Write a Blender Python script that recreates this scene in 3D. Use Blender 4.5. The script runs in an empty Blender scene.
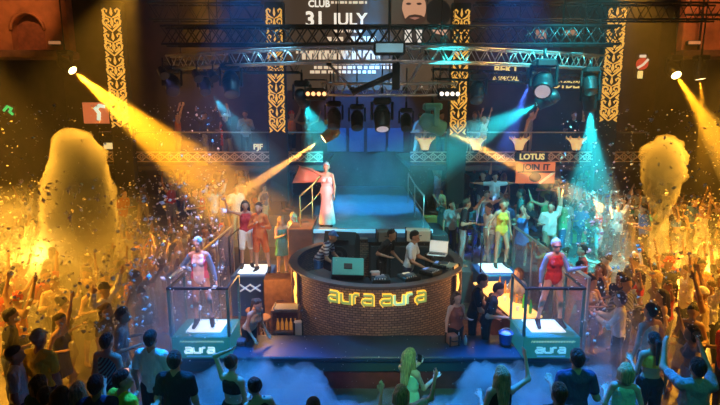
import bpy, math, random
import numpy as np
from mathutils import Vector, Matrix
R = random.Random(7)
SC = bpy.context.scene
COL = SC.collection
PI = math.pi
# ------------------------------------------------------------------ helpers
def link(o, parent=None):
    COL.objects.link(o)
    if parent is not None: o.parent = parent
    return o
def tag(o, label=None, cat=None, group=None, kind=None):
    if label: o['label'] = label
    if cat: o['category'] = cat
    if group: o['group'] = group
    if kind: o['kind'] = kind
    return o
def empty(name, loc=(0, 0, 0), rz=0.0):
    o = bpy.data.objects.new(name, None); o.empty_display_size = .1
    link(o); o.location = loc; o.rotation_euler = (0, 0, rz); return o
def children(o): return [c for c in o.children]
def copy_tree(o, parent=None):
    c = o.copy(); COL.objects.link(c); c.parent = parent
    for ch in list(o.children): copy_tree(ch, c)
    return c
def tree(o):
    out = [o]
    for c in o.children: out += tree(c)
    return out
# camera model: focal length 480 px at 720x405, eye at (0,0,4.8), pitched down
CAM = Vector((0, 0, 4.8)); PITCH = math.radians(9.75); FPX = 480.0
def ray(px, py):
    u = (px - 360) / FPX; v = -(py - 202.5) / FPX
    c, s = math.cos(PITCH), math.sin(PITCH)
    return Vector((u, c + v * s, -s + v * c))
def at(px, py, Y):            # point seen at a pixel, at distance Y into the hall
    d = ray(px, py); return CAM + d * (Y / d.y)
def on(px, py, z):            # point seen at a pixel, on the level z
    d = ray(px, py); return CAM + d * ((z - CAM.z) / d.z)
def proj(p):
    q = Vector(p) - CAM; c, s = math.cos(PITCH), math.sin(PITCH)
    w = q.y * c - q.z * s; v = q.y * s + q.z * c
    if w < .05: return (-999, -999)
    return (360 + FPX * q.x / w, 202.5 - FPX * v / w)

class MB:
    """collects shapes and links them as ONE mesh object"""
    def __init__(s): s.v = []; s.f = []; s.sm = []
    def add(s, vs, fs, smooth=False):
        n = len(s.v); s.v += [tuple(p) for p in vs]
        s.f += [tuple(i + n for i in f) for f in fs]; s.sm += [smooth] * len(fs); return s
    def box(s, c, d, rot=None, bev=0.0):
        x, y, z = d[0] / 2, d[1] / 2, d[2] / 2; b = min(bev, x * .9, y * .9, z * .9)
        M = rot if rot is not None else Matrix.Identity(3); c = Vector(c)
        if b <= 0:
            vs = [M @ Vector((i * x, j * y, k * z)) + c for k in (-1, 1) for j in (-1, 1) for i in (-1, 1)]
            return s.add(vs, [(0, 2, 3, 1), (4, 5, 7, 6), (0, 1, 5, 4), (2, 6, 7, 3), (0, 4, 6, 2), (1, 3, 7, 5)])
        rings = []
        for zz, ins in ((-z, b), (-z + b, 0), (z - b, 0), (z, b)):
            a, e = x - ins, y - ins; q = b if ins == 0 else b * .6
            rings.append([(-a + q, -e), (a - q, -e), (a, -e + q), (a, e - q), (a - q, e), (-a + q, e), (-a, e - q), (-a, -e + q)])
        vs = []; 
        for (zz, _), rg in zip(((-z, 0), (-z + b, 0), (z - b, 0), (z, 0)), rings):
            vs += [M @ Vector((p[0], p[1], zz)) + c for p in rg]
        fs = [tuple(range(7, -1, -1)), tuple(range(24, 32))]
        for r in range(3):
            for i in range(8):
                j = (i + 1) % 8; fs.append((r * 8 + i, r * 8 + j, r * 8 + 8 + j, r * 8 + 8 + i))
        return s.add(vs, fs)
    def tube(s, pts, r, n=8, cap=True, r2=None, smooth=True):
        pts = [Vector(p) for p in pts]; m = len(pts); vs = []; fs = []; up = None
        for i, p in enumerate(pts):
            t = (pts[min(i + 1, m - 1)] - pts[max(i - 1, 0)]).normalized()
            if up is None:
                up = Vector((0, 0, 1)) if abs(t.z) < .9 else Vector((1, 0, 0))
            a = t.cross(up).normalized(); b = a.cross(t).normalized(); up = b
            rr = r if r2 is None else r + (r2 - r) * i / (m - 1)
            for k in range(n):
                an = 2 * PI * k / n; vs.append(p + a * math.cos(an) * rr + b * math.sin(an) * rr)
        for i in range(m - 1):
            for k in range(n):
                l = (k + 1) % n; fs.append((i * n + k, i * n + l, i * n + n + l, i * n + n + k))
        if cap: fs += [tuple(range(n - 1, -1, -1)), tuple(range((m - 1) * n, m * n))]
        return s.add(vs, fs, smooth)
    def lathe(s, prof, n=20, c=(0, 0, 0), rot=None, cap=True, sx=1, sy=1):
        M = rot if rot is not None else Matrix.Identity(3); c = Vector(c); vs = []; fs = []
        for (r, z) in prof:
            for k in range(n):
                a = 2 * PI * k / n; vs.append(M @ Vector((r * math.cos(a) * sx, r * math.sin(a) * sy, z)) + c)
        for i in range(len(prof) - 1):
            for k in range(n):
                l = (k + 1) % n; fs.append((i * n + k, i * n + l, i * n + n + l, i * n + n + k))
        if cap: fs += [tuple(range(n - 1, -1, -1)), tuple(range((len(prof) - 1) * n, len(prof) * n))]
        return s.add(vs, fs, True)
    def prism(s, poly, h, M, both=True):
        """2-D outline in the XZ plane of matrix M (4x4), thickness h along local Y"""
        n = len(poly)
        vs = [M @ Vector((x, -h / 2, z)) for x, z in poly] + [M @ Vector((x, h / 2, z)) for x, z in poly]
        fs = [tuple(range(n)), tuple(range(2 * n - 1, n - 1, -1))]
        for i in range(n):
            j = (i + 1) % n; fs.append((j, i, n + i, n + j))
        return s.add(vs, fs)
    def ribbon(s, pts, w, h, M):
        """flat stroke of width w following 2-D points (local XZ of M), thickness h"""
        pts = [Vector((p[0], p[1])) for p in pts]; m = len(pts); L = []; Rr = []
        for i in range(m):
            t = (pts[min(i + 1, m - 1)] - pts[max(i - 1, 0)])
            t = t.normalized() if t.length > 1e-9 else Vector((1, 0)); nn = Vector((-t.y, t.x))
            ww = w if not isinstance(w, (list, tuple)) else w[i]
            sc = 1.0
            if 0 < i < m - 1:
                a = (pts[i] - pts[i - 1]).normalized(); d = a.dot(t); sc = 1 / max(.5, d)
            L.append(pts[i] + nn * ww / 2 * sc); Rr.append(pts[i] - nn * ww / 2 * sc)
        vs = []
        for i in range(m):
            for q in (L[i], Rr[i]):
                vs.append(M @ Vector((q.x, -h / 2, q.y))); vs.append(M @ Vector((q.x, h / 2, q.y)))
        fs = []
        for i in range(m - 1):
            a = i * 4; b = a + 4
            fs += [(a, a + 2, b + 2, b), (a + 1, b + 1, b + 3, a + 3), (a, b, b + 1, a + 1), (a + 2, a + 3, b + 3, b + 2)]
        fs += [(0, 1, 3, 2), (m * 4 - 4, m * 4 - 2, m * 4 - 1, m * 4 - 3)]
        return s.add(vs, fs)
    def build(s, name, mat, parent=None, loc=None):
        me = bpy.data.meshes.new(name); me.from_pydata(s.v, [], s.f)
        me.polygons.foreach_set('use_smooth', s.sm); me.update()
        o = bpy.data.objects.new(name, me); me.materials.append(mat); link(o, parent)
        if loc is not None: o.location = loc
        return o
def rotz(a): return Matrix.Rotation(a, 3, 'Z')
def rot_to(d, up=(0, 0, 1)):
    """3x3 whose local +Z looks along d"""
    return Vector(d).to_track_quat('Z', 'Y').to_matrix()
# ------------------------------------------------------------------ materials
def mat(name, col, rough=.6, metal=0.0, emit=None, es=0.0, spec=.5, alpha=None, trans=0.0, var=0.0, vscale=8.0, bump=0.0, stretch=None, bdist=.1):
    m = bpy.data.materials.new(name); m.use_nodes = True; nt = m.node_tree; b = nt.nodes['Principled BSDF']
    c = (*col, 1)
    b.inputs['Base Color'].default_value = c; b.inputs['Roughness'].default_value = rough
    b.inputs['Metallic'].default_value = metal; b.inputs['Specular IOR Level'].default_value = spec
    if emit: b.inputs['Emission Color'].default_value = (*emit, 1); b.inputs['Emission Strength'].default_value = es
    if alpha is not None: b.inputs['Alpha'].default_value = alpha
    if trans: b.inputs['Transmission Weight'].default_value = trans
    if var or bump:
        tc = nt.nodes.new('ShaderNodeTexCoord'); nz = nt.nodes.new('ShaderNodeTexNoise')
        nz.inputs['Scale'].default_value = vscale; nz.inputs['Detail'].default_value = 4
        if stretch:
            mp = nt.nodes.new('ShaderNodeMapping'); mp.inputs['Scale'].default_value = stretch
            nt.links.new(tc.outputs['Object'], mp.inputs[0]); nt.links.new(mp.outputs[0], nz.inputs['Vector'])
        else: nt.links.new(tc.outputs['Object'], nz.inputs['Vector'])
        if var:
            rp = nt.nodes.new('ShaderNodeValToRGB')
            rp.color_ramp.elements[0].position = .3; rp.color_ramp.elements[1].position = .7
            rp.color_ramp.elements[0].color = tuple(x * (1 - var) for x in col) + (1,)
            rp.color_ramp.elements[1].color = tuple(min(1, x * (1 + var)) for x in col) + (1,)
            nt.links.new(nz.outputs['Fac'], rp.inputs['Fac']); nt.links.new(rp.outputs['Color'], b.inputs['Base Color'])
        if bump:
            bp = nt.nodes.new('ShaderNodeBump'); bp.inputs['Strength'].default_value = bump; bp.inputs['Distance'].default_value = bdist
            nt.links.new(nz.outputs['Fac'], bp.inputs['Height']); nt.links.new(bp.outputs['Normal'], b.inputs['Normal'])
    return m
def volmat(name, dens, col=(1, 1, 1), aniso=0.0, noise=None):
    m = bpy.data.materials.new(name); m.use_nodes = True; nt = m.node_tree
    nt.nodes.remove(nt.nodes['Principled BSDF']); out = nt.nodes['Material Output']
    v = nt.nodes.new('ShaderNodeVolumeScatter'); v.inputs['Color'].default_value = (*col, 1)
    v.inputs['Density'].default_value = dens; v.inputs['Anisotropy'].default_value = aniso
    nt.links.new(v.outputs[0], out.inputs['Volume'])
    if noise:
        sc, lo, hi = noise
        tc = nt.nodes.new('ShaderNodeTexCoord'); nz = nt.nodes.new('ShaderNodeTexNoise'); nz.inputs['Scale'].default_value = sc
        nz.inputs['Detail'].default_value = 3
        mr = nt.nodes.new('ShaderNodeMapRange'); mr.inputs['From Min'].default_value = lo; mr.inputs['From Max'].default_value = hi
        mr.inputs['To Max'].default_value = dens
        nt.links.new(tc.outputs['Object'], nz.inputs['Vector']); nt.links.new(nz.outputs['Fac'], mr.inputs['Value'])
        nt.links.new(mr.outputs[0], v.inputs['Density'])
    else:
        m.cycles.homogeneous_volume = True
    return m
MC = {}
def cm(name, col, **k):
    if name not in MC: MC[name] = mat(name, col, **k)
    return MC[name]
# ------------------------------------------------------------------ people: bodies grown as one continuous surface
def field_of(prims, s, k=.03, pad=.06):
    P = [np.array([list(p[0]), list(p[1])], float) for p in prims]
    allp = np.concatenate(P); rm = max(max(p[2], p[3]) * (p[5] if len(p) > 5 and p[5] else 1) for p in prims)
    lo = allp.min(0) - rm - pad; hi = allp.max(0) + rm + pad
    n = np.ceil((hi - lo) / s).astype(int) + 1
    F = np.full(n, .2, np.float32)
    ax = [lo[i] + s * np.arange(n[i]) for i in range(3)]
    for p in prims:
        a, b, ra, rb = np.array(p[0], float), np.array(p[1], float), p[2], p[3]
        u = np.array(p[4], float) if len(p) > 4 and p[4] is not None else None; sq = p[5] if u is not None else 1.0
        kk = p[6] if len(p) > 6 else k
        m = max(ra, rb) * max(sq, 1) + kk + 2 * s
        i0 = np.maximum(0, ((np.minimum(a, b) - m - lo) / s).astype(int)); i1 = np.minimum(n, ((np.maximum(a, b) + m - lo) / s).astype(int) + 2)
        X, Y, Z = np.meshgrid(ax[0][i0[0]:i1[0]], ax[1][i0[1]:i1[1]], ax[2][i0[2]:i1[2]], indexing='ij')
        q = np.stack([X, Y, Z], -1) - a; d = b - a
        if u is not None:
            f = 1 / sq - 1; q = q + (q @ u)[..., None] * u * f; d = d + (d @ u) * u * f
        L = float(d @ d)
        h = np.clip((q @ d) / L, 0, 1) if L > 1e-10 else np.zeros(q.shape[:-1])
        dist = np.linalg.norm(q - h[..., None] * d, axis=-1) - (ra + (rb - ra) * h)
        sl = tuple(slice(i0[i], i1[i]) for i in range(3)); g = F[sl]
        hh = np.maximum(kk - np.abs(g - dist), 0) / kk
        F[sl] = np.minimum(g, dist) - hh * hh * kk / 4
    return F, lo
def surface(F, lo, s, name):
    S = F < 0; n = np.array(F.shape)
    cnt = np.zeros(n - 1, np.int8)
    offs = [(i, j, k) for i in (0, 1) for j in (0, 1) for k in (0, 1)]
    for o in offs: cnt += S[o[0]:n[0] - 1 + o[0], o[1]:n[1] - 1 + o[1], o[2]:n[2] - 1 + o[2]]
    C = np.argwhere((cnt > 0) & (cnt < 8)); idx = -np.ones(n - 1, np.int64); idx[tuple(C.T)] = np.arange(len(C))
    acc = np.zeros((len(C), 3)); w = np.zeros(len(C))
    for a in offs:
        for ax in range(3):
            if a[ax]: continue
            b = list(a); b[ax] = 1
            fa = F[C[:, 0] + a[0], C[:, 1] + a[1], C[:, 2] + a[2]]; fb = F[C[:, 0] + b[0], C[:, 1] + b[1], C[:, 2] + b[2]]
            cr = (fa < 0) != (fb < 0); t = np.where(cr, fa / np.where(cr, fa - fb, 1), 0)
            p = np.tile(np.array(a, float), (len(C), 1)); p[:, ax] = t
            acc += p * cr[:, None]; w += cr
    V = (C + acc / w[:, None]) * s + lo
    Q = []
    for ax in range(3):
        A = [slice(0, n[i]) for i in range(3)]; B = list(A); A[ax] = slice(0, n[ax] - 1); B[ax] = slice(1, n[ax])
        ch = S[tuple(A)] != S[tuple(B)]; E = np.argwhere(ch); o1, o2 = (ax + 1) % 3, (ax + 2) % 3
        E = E[(E[:, o1] > 0) & (E[:, o2] > 0) & (E[:, o1] < n[o1] - 1) & (E[:, o2] < n[o2] - 1)]
        def cell(d1, d2):
            c = E.copy(); c[:, o1] -= d1; c[:, o2] -= d2; return idx[tuple(c.T)]
        q = np.stack([cell(1, 1), cell(0, 1), cell(0, 0), cell(1, 0)], 1)
        fl = ~S[tuple(E.T)]; q[fl] = q[fl][:, ::-1]; Q.append(q)
    Q = np.concatenate(Q); Q = Q[(Q >= 0).all(1)]
    me = bpy.data.meshes.new(name); me.vertices.add(len(V)); me.vertices.foreach_set('co', V.astype(np.float32).ravel())
    me.loops.add(len(Q) * 4); me.loops.foreach_set('vertex_index', Q.astype(np.int32).ravel())
    me.polygons.add(len(Q)); me.polygons.foreach_set('loop_start', np.arange(0, len(Q) * 4, 4, dtype=np.int32))
    me.polygons.foreach_set('use_smooth', np.ones(len(Q), bool)); me.update(calc_edges=True); me.validate(); return me
def sdf_mesh(prims, s, name, k=.03, cut=None):
    F, lo = field_of(prims, s, k)
    if cut is not None:
        n = F.shape; G = np.stack(np.meshgrid(*[lo[i] + s * np.arange(n[i]) for i in range(3)], indexing='ij'), -1)
        for (p, nn) in cut:      # remove what lies beyond plane p along nn
            F = np.maximum(F, ((G - np.array(p)) @ np.array(nn)).astype(np.float32))
    return surface(F, lo, s, name)
def nrm(v): return Vector(v).normalized()
# directions are in the torso frame: x = outward, y = towards the back, z = up. The figure faces -Y.
POSE = {
 'down':  ((.22, .05, -1), (.10, -.22, -1)),
 'bent':  ((.30, .15, -1), (-.15, -1, .25)),
 'hip':   ((.75, .30, -1), (-.9, -.35, -.45)),
 'up':    ((.45, -.1, 1), (.02, -.25, 1)),
 'high':  ((.15, -.1, 1), (.05, -.1, 1)),
 'wave':  ((.9, -.1, .35), (.25, -.2, 1)),
 'fwd':   ((.25, -1, -.15), (-.05, -1, .3)),
 'phone': ((.25, -.8, -.5), (-.25, -.75, .8)),
 'phoneup': ((.30, -.9, .25), (-.2, -.5, 1)),
 'side':  ((1, -.1, .05), (1, -.25, .12)),
 'clap':  ((.2, -.6, -.8), (-.45, -.8, .35)),
 'desk':  ((.12, -.45, -1), (-.05, -1, -.25)),
 'chest': ((.35, -.15, -1), (-.75, -.6, .45)),
}
LEG = {
 'straight': ((.05, 0, -1), (.02, .03, -1)),
 'apart':    ((.20, 0, -1), (.12, .04, -1)),
 'step':     ((.10, -.30, -1), (.02, .22, -1)),
 'bentleg':  ((.06, -.45, -1), (-.08, .45, -1)),
 'back':     ((.05, .25, -1), (.02, .40, -1)),
 'sit':      ((.15, -1, -.08), (.02, .02, -1)),
}
def skeleton(h=1.74, sex='m', lean=0, side=0, twist=0, hy=0, hp=0, la='down', ra='down', ll='straight', rl='straight', heel=0, fat=1.0, **_):
    k = h / 1.74; J = {}; B = []
    d2r = math.radians
    f = sex == 'f'
    hw = .085 * k; sw = (.158 if f else .182) * k
    P0 = Vector((0, 0, 0)); RT = Matrix.Rotation(d2r(twist), 3, 'Z') @ Matrix.Rotation(d2r(lean), 3, 'X') @ Matrix.Rotation(d2r(side), 3, 'Y')
    T = lambda x, y, z: P0 + RT @ Vector((x * k, y * k, z * k))
    ux = RT @ Vector((1, 0, 0)); r = lambda v: v * k
    J['waist'] = T(0, 0, .15); J['chest'] = T(0, .005, .34); J['neck'] = T(0, .01, .50)
    B.append(('hips', T(0, .01, .0), T(0, .0, .07), r(.098 if f else .09), r(.085), ux, 1.62 if f else 1.6))
    B.append(('waist', T(0, 0, .07), T(0, -.005, .2), r(.085), r((.072 if f else .088) * fat), ux, 1.55))
    B.append(('chest', T(0, -.005, .22), T(0, .005, .40), r((.082 if f else .094) * fat), r(.082 if f else .09), ux, 1.6))
    if f:
        for sx in (-1, 1): B.append(('chest', T(sx * .072, -.075, .325), T(sx * .068, -.085, .315), r(.052), r(.05), None, 1))
    B.append(('shoulder', T(-.13 if f else -.15, .01, .455), T(.13 if f else .15, .01, .455), r(.048 if f else .058), r(.048 if f else .058), None, 1))
    for sx in (-1, 1): B.append(('shoulder', T(sx * .05, .015, .50), T(sx * .13, .01, .465), r(.042), r(.045), None, 1))
    RH = RT @ Matrix.Rotation(d2r(hy), 3, 'Z') @ Matrix.Rotation(d2r(hp) - d2r(lean) * .6, 3, 'X')
    N0 = T(0, .012, .48); N1 = T(0, -.005, .565)
    B.append(('neck', N0, N1, r(.052 if f else .06), r(.047 if f else .056), None, 1))
    HC = N1 + RH @ Vector((0, -.012 * k, .105 * k)); Hd = lambda x, y, z: HC + RH @ Vector((x * k, y * k, z * k))
    hx = RH @ Vector((1, 0, 0))
    J['H'] = Hd; J['hx'] = hx; J['k'] = k; J['RH'] = RH; J['T'] = T; J['ux'] = ux; J['RT'] = RT
    B.append(('head', Hd(0, .015, .02), Hd(0, .0, .035), r(.088), r(.086), hx, .92))
    B.append(('head', Hd(0, -.03, -.035), Hd(0, -.055, -.085), r(.060), r(.034), hx, 1.0))
    B.append(('head', Hd(0, -.088, -.02), Hd(0, -.109, -.035), r(.010), r(.015), None, 1))
    B.append(('head', Hd(-.03, -.082, .018), Hd(.03, -.082, .018), r(.011), r(.011), None, 1))
    B.append(('head', Hd(-.016, -.083, -.066), Hd(.016, -.083, -.066), r(.010), r(.010), None, 1))
    for sx in (-1, 1): B.append(('head', Hd(sx * .083, .018, .012), Hd(sx * .08, .014, -.026), r(.014), r(.011), None, 1))
    for sx, pose in ((1, la), (-1, ra)):
        u, fo = POSE[pose] if isinstance(pose, str) else pose
        m = lambda v: (RT @ Vector((v[0] * sx, v[1], v[2]))).normalized()
        u, fo = m(u), m(fo); lift = max(0, u.dot(RT @ Vector((0, 0, 1))))
        S0 = T(sx * sw / k, .01, .445 + .05 * lift); E0 = S0 + u * .285 * k; W0 = E0 + fo * .25 * k
        B.append(('uarm', S0, E0, r(.041 if f else .052), r(.033 if f else .041), None, 1)); B.append(('farm', E0, W0, r(.035 if f else .042), r(.022 if f else .027), None, 1))
        nn = fo.cross(Vector((0, 0, 1)))
        if nn.length < .3: nn = fo.cross(RT @ Vector((0, 1, 0)))
        lat = nn.normalized(); pal = lat.cross(fo).normalized()
        if abs(fo.z) > .75: lat, pal = (RT @ Vector((0, 1, 0)) - fo * fo.dot(RT @ Vector((0, 1, 0)))).normalized(), (RT @ Vector((-sx, 0, 0)))
        K = W0 + fo * .09 * k
        B.append(('hand', W0 + fo * .02 * k, K, r(.019), r(.019), lat, 1.75, .015))
        for q, ln in ((-.030, .068), (-.010, .080), (.011, .075), (.031, .060)):
            b0 = K + lat * q * k; b1 = b0 + (fo + lat * q * 3 + pal * .12).normalized() * ln * .55 * k; b2 = b1 + (fo + pal * .55).normalized() * ln * .5 * k
            B.append(('hand', b0, b1, r(.0105), r(.010), None, 1, .006)); B.append(('hand', b1, b2, r(.010), r(.009), None, 1, .006))
        t0 = W0 + fo * .035 * k - lat * .025 * k; t1 = t0 + (fo - lat * .9).normalized() * .045 * k; t2 = t1 + (fo - lat * .15 + pal * .3).normalized() * .035 * k
        B.append(('hand', t0, t1, r(.0135), r(.012), None, 1, .01)); B.append(('hand', t1, t2, r(.012), r(.010), None, 1, .006))
        J['W' + ('L' if sx > 0 else 'R')] = W0; J['G' + ('L' if sx > 0 else 'R')] = K + pal * .03 * k
    low = 1e9
    RP = Matrix.Rotation(d2r(twist) * .3, 3, 'Z')
    for sx, pose in ((1, ll), (-1, rl)):
        th, sh = LEG[pose] if isinstance(pose, str) else pose
        m = lambda v: (RP @ Vector((v[0] * sx, v[1], v[2]))).normalized()
        th, sh = m(th), m(sh); H0 = P0 + RP @ Vector((sx * hw, .005, -.02 * k)); K0 = H0 + th * .425 * k; A0 = K0 + sh * .405 * k
        B.append(('thigh', H0, K0, r(.082 if f else .083), r(.052), None, 1)); B.append(('shin', K0, A0, r(.052), r(.034), None, 1))
        B.append(('shin', K0 + sh * .05 * k + Vector((0, .018, 0)), K0 + sh * .2 * k + Vector((0, .012, 0)), r(.045), r(.038), None, 1))
        fd = RP @ Vector((sx * .25, -1, 0)).normalized(); hz = Vector((0, 0, heel))
        toe = A0 + fd * .135 * k + Vector((0, 0, -.062 * k)) - hz * .85; hl = A0 - fd * .045 * k + Vector((0, 0, -.05 * k))
        B.append(('foot', hl, toe, r(.036), r(.028), None, 1)); B.append(('foot', A0, (hl + toe) / 2, r(.035), r(.032), None, 1))
        J['foot' + ('L' if sx > 0 else 'R')] = (hl, toe, A0)
        low = min(low, toe.z - r(.03), hl.z - r(.036) - (heel if heel else 0))
    sh = Vector((0, 0, -low)); B2 = [(b[0], b[1] + sh, b[2] + sh) + tuple(b[3:]) for b in B]
    J['sh'] = sh; J['B'] = B2; return J
SKIN_TAGS = None
def gsel(J, spec, extra_prims=()):
    out = []
    for b in J['B']:
        for tg, inf, t0, t1 in spec:
            if b[0] == tg:
                a, e = b[1], b[2]; d = e - a
                r0, r1 = b[3], b[4]
                out.append((a + d * t0, a + d * t1, r0 + (r1 - r0) * t0 + inf, r0 + (r1 - r0) * t1 + inf, b[5], b[6]))
    return out + list(extra_prims)
def hem(J, kind):
    k = J['k']; sh = J['sh']; RT = J['RT']; T = lambda z: J['T'](0, 0, z) + sh
    if kind in ('tee', 'long'): return [(T(-.085), tuple(RT @ Vector((0, 0, -1))))]
    if kind == 'tank': return [(T(-.04), tuple(RT @ Vector((0, 0, -1))))]
    if kind == 'crop': return [(T(.26), tuple(RT @ Vector((0, 0, -1)))), (T(.46), tuple(RT @ Vector((0, 0, 1))))][:1]
    if kind == 'dress': return [((0, 0, .60 * k), (0, 0, -1)), (T(.425), tuple(RT @ Vector((0, 0, 1))))]
    if kind == 'gown': return [((0, 0, .05), (0, 0, -1)), (T(.425), tuple(RT @ Vector((0, 0, 1))))]
    if kind == 'skirt': return [((0, 0, .56 * k), (0, 0, -1)), (T(.12), tuple(RT @ Vector((0, 0, 1))))]
    if kind == 'shorts': return [(T(.1), tuple(RT @ Vector((0, 0, 1))))]
    if kind == 'trousers': return [(T(.1), tuple(RT @ Vector((0, 0, 1))))]
    return None
def garment(J, kind):
    k = J['k']; sh = J['sh']; T = lambda x, y, z: J['T'](x, y, z) + sh; ux = J['ux']
    torso = lambda i, sl=.018: [('chest', i, 0, 1), ('waist', i, 0, 1), ('hips', i, 0, .9), ('shoulder', i * .7, 0, 1)]
    if kind == 'tee': return gsel(J, torso(.016) + [('uarm', .020, 0, .62)], [(T(0, 0, -.03), T(0, 0, .1), .108 * k, .096 * k, ux, 1.55)])
    if kind == 'long': return gsel(J, torso(.016) + [('uarm', .014, 0, 1), ('farm', .016, 0, .92)], [(T(0, 0, -.05), T(0, 0, .1), .110 * k, .096 * k, ux, 1.55)])
    if kind == 'tank': return gsel(J, [('chest', .012, 0, 1), ('waist', .012, 0, 1), ('hips', .014, .2, 1)], [(T(sx * .075, y, .42), T(sx * .085, .012, .51), .022, .018, None, 1) for sx in (-1, 1) for y in (-.055, .06)])
    if kind == 'crop': return gsel(J, [('chest', .012, .25, 1)], [(T(sx * .075, y, .42), T(sx * .085, .012, .505), .016, .012, None, 1) for sx in (-1, 1) for y in (-.05, .06)])
    if kind == 'bodysuit': return gsel(J, [('chest', .010, 0, 1), ('waist', .010, 0, 1), ('hips', .012, 0, 1)], [(T(sx * .06, y, .42), T(sx * .09, .012, .50), .018, .014, None, 1) for sx in (-1, 1) for y in (-.06, .05)] + [(T(0, -.01, -.06), T(0, .01, 0), .07 * k, .085 * k, ux, 1.2)])
    if kind == 'dress': return gsel(J, [('chest', .012, .1, 1), ('waist', .012, 0, 1), ('hips', .015, 0, 1)], [(T(0, 0, .02), Vector((0, 0, .62 * k)) + Vector((T(0, 0, 0).x, T(0, 0, 0).y, 0)), .112 * k, .155 * k, ux, 1.35)])
    if kind == 'gown': return gsel(J, [('chest', .014, .1, 1), ('waist', .014, 0, 1), ('hips', .02, 0, 1)], [(T(0, 0, .02), Vector((T(0, 0, 0).x, T(0, 0, 0).y + .03, .12)), .115 * k, .21 * k, ux, 1.1)])
    if kind == 'trousers': return gsel(J, [('hips', .012, 0, .9), ('thigh', .012, 0, 1), ('shin', .016, 0, .93)])
    if kind == 'shorts': return gsel(J, [('hips', .014, 0, .9), ('thigh', .026, 0, .92)])
    if kind == 'skirt': return gsel(J, [('hips', .013, 0, 1)], [(T(0, 0, .0), Vector((T(0, 0, 0).x, T(0, 0, 0).y - .02, .58 * k)), .118 * k, .15 * k, ux, 1.5)])
    if kind == 'shoe': return gsel(J, [('foot', .009, 0, 1)])
    if kind == 'boot': return gsel(J, [('foot', .008, 0, 1), ('shin', .008, .35, 1)])
    if kind == 'sleeve': return gsel(J, [('uarm', .012, .1, 1), ('farm', .012, 0, .95)])
def hair_prims(J, style):
    sh = J['sh']; k = J['k']; hx = J['hx']; H = lambda x, y, z: J['H'](x, y, z) + sh
    cap = [(H(0, .03, .045), H(0, .012, .062), .094 * k, .088 * k, hx, .95)]
    cut = [((H(0, -.058, .055)), tuple(J['RH'] @ Vector((0, -1, -.35)).normalized()))]
    if style == 'short': return cap + [(H(0, .06, -.03), H(0, .055, .0), .052 * k, .06 * k, hx, 1.15)], cut
    if style == 'long':
        up = J['RT'] @ Vector((0, 0, 1)); n = H(0, .085, -.06); e = J['T'](0, .13, .30) + sh
        return cap + [(H(0, .07, .02), n, .075 * k, .062 * k, hx, 1.35), (n, e, .062 * k, .04 * k, hx, 1.7)] + [(H(s * .085, .03, .0), H(s * .1, .03, -.14), .028, .026, None, 1) for s in (-1, 1)], cut
    if style == 'bob': return cap + [(H(0, .06, .02), H(0, .06, -.08), .075 * k, .07 * k, hx, 1.35)] + [(H(s * .082, .02, .02), H(s * .09, .015, -.09), .03, .028, None, 1) for s in (-1, 1)], cut
    if style == 'bun': return cap + [(H(0, .1, .115), H(0, .105, .125), .05 * k, .046 * k, None, 1)], cut
    if style == 'pony': return cap + [(H(0, .11, .06), H(0, .15, .03), .03, .036, None, 1), (H(0, .15, .03), J['T'](0, .15, .36) + sh, .036, .018, None, 1)], cut
    if style == 'cap': return [(H(0, .02, .05), H(0, .01, .072), .098 * k, .09 * k, hx, .95), (H(0, -.09, .055), H(0, -.15, .04), .02, .014, hx, 3.2)], [(H(0, 0, .035), tuple(J['RH'] @ Vector((0, -.12, -1)).normalized()))]
    if style == 'hat': return [(H(0, .02, .06), H(0, .01, .12), .098 * k, .09 * k, hx, .95), (H(0, .01, .055), H(0, .012, .06), .02, .02, None, 1)], [(H(0, 0, .045), tuple(J['RH'] @ Vector((0, -.05, -1)).normalized()))]
    return None, None
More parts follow.
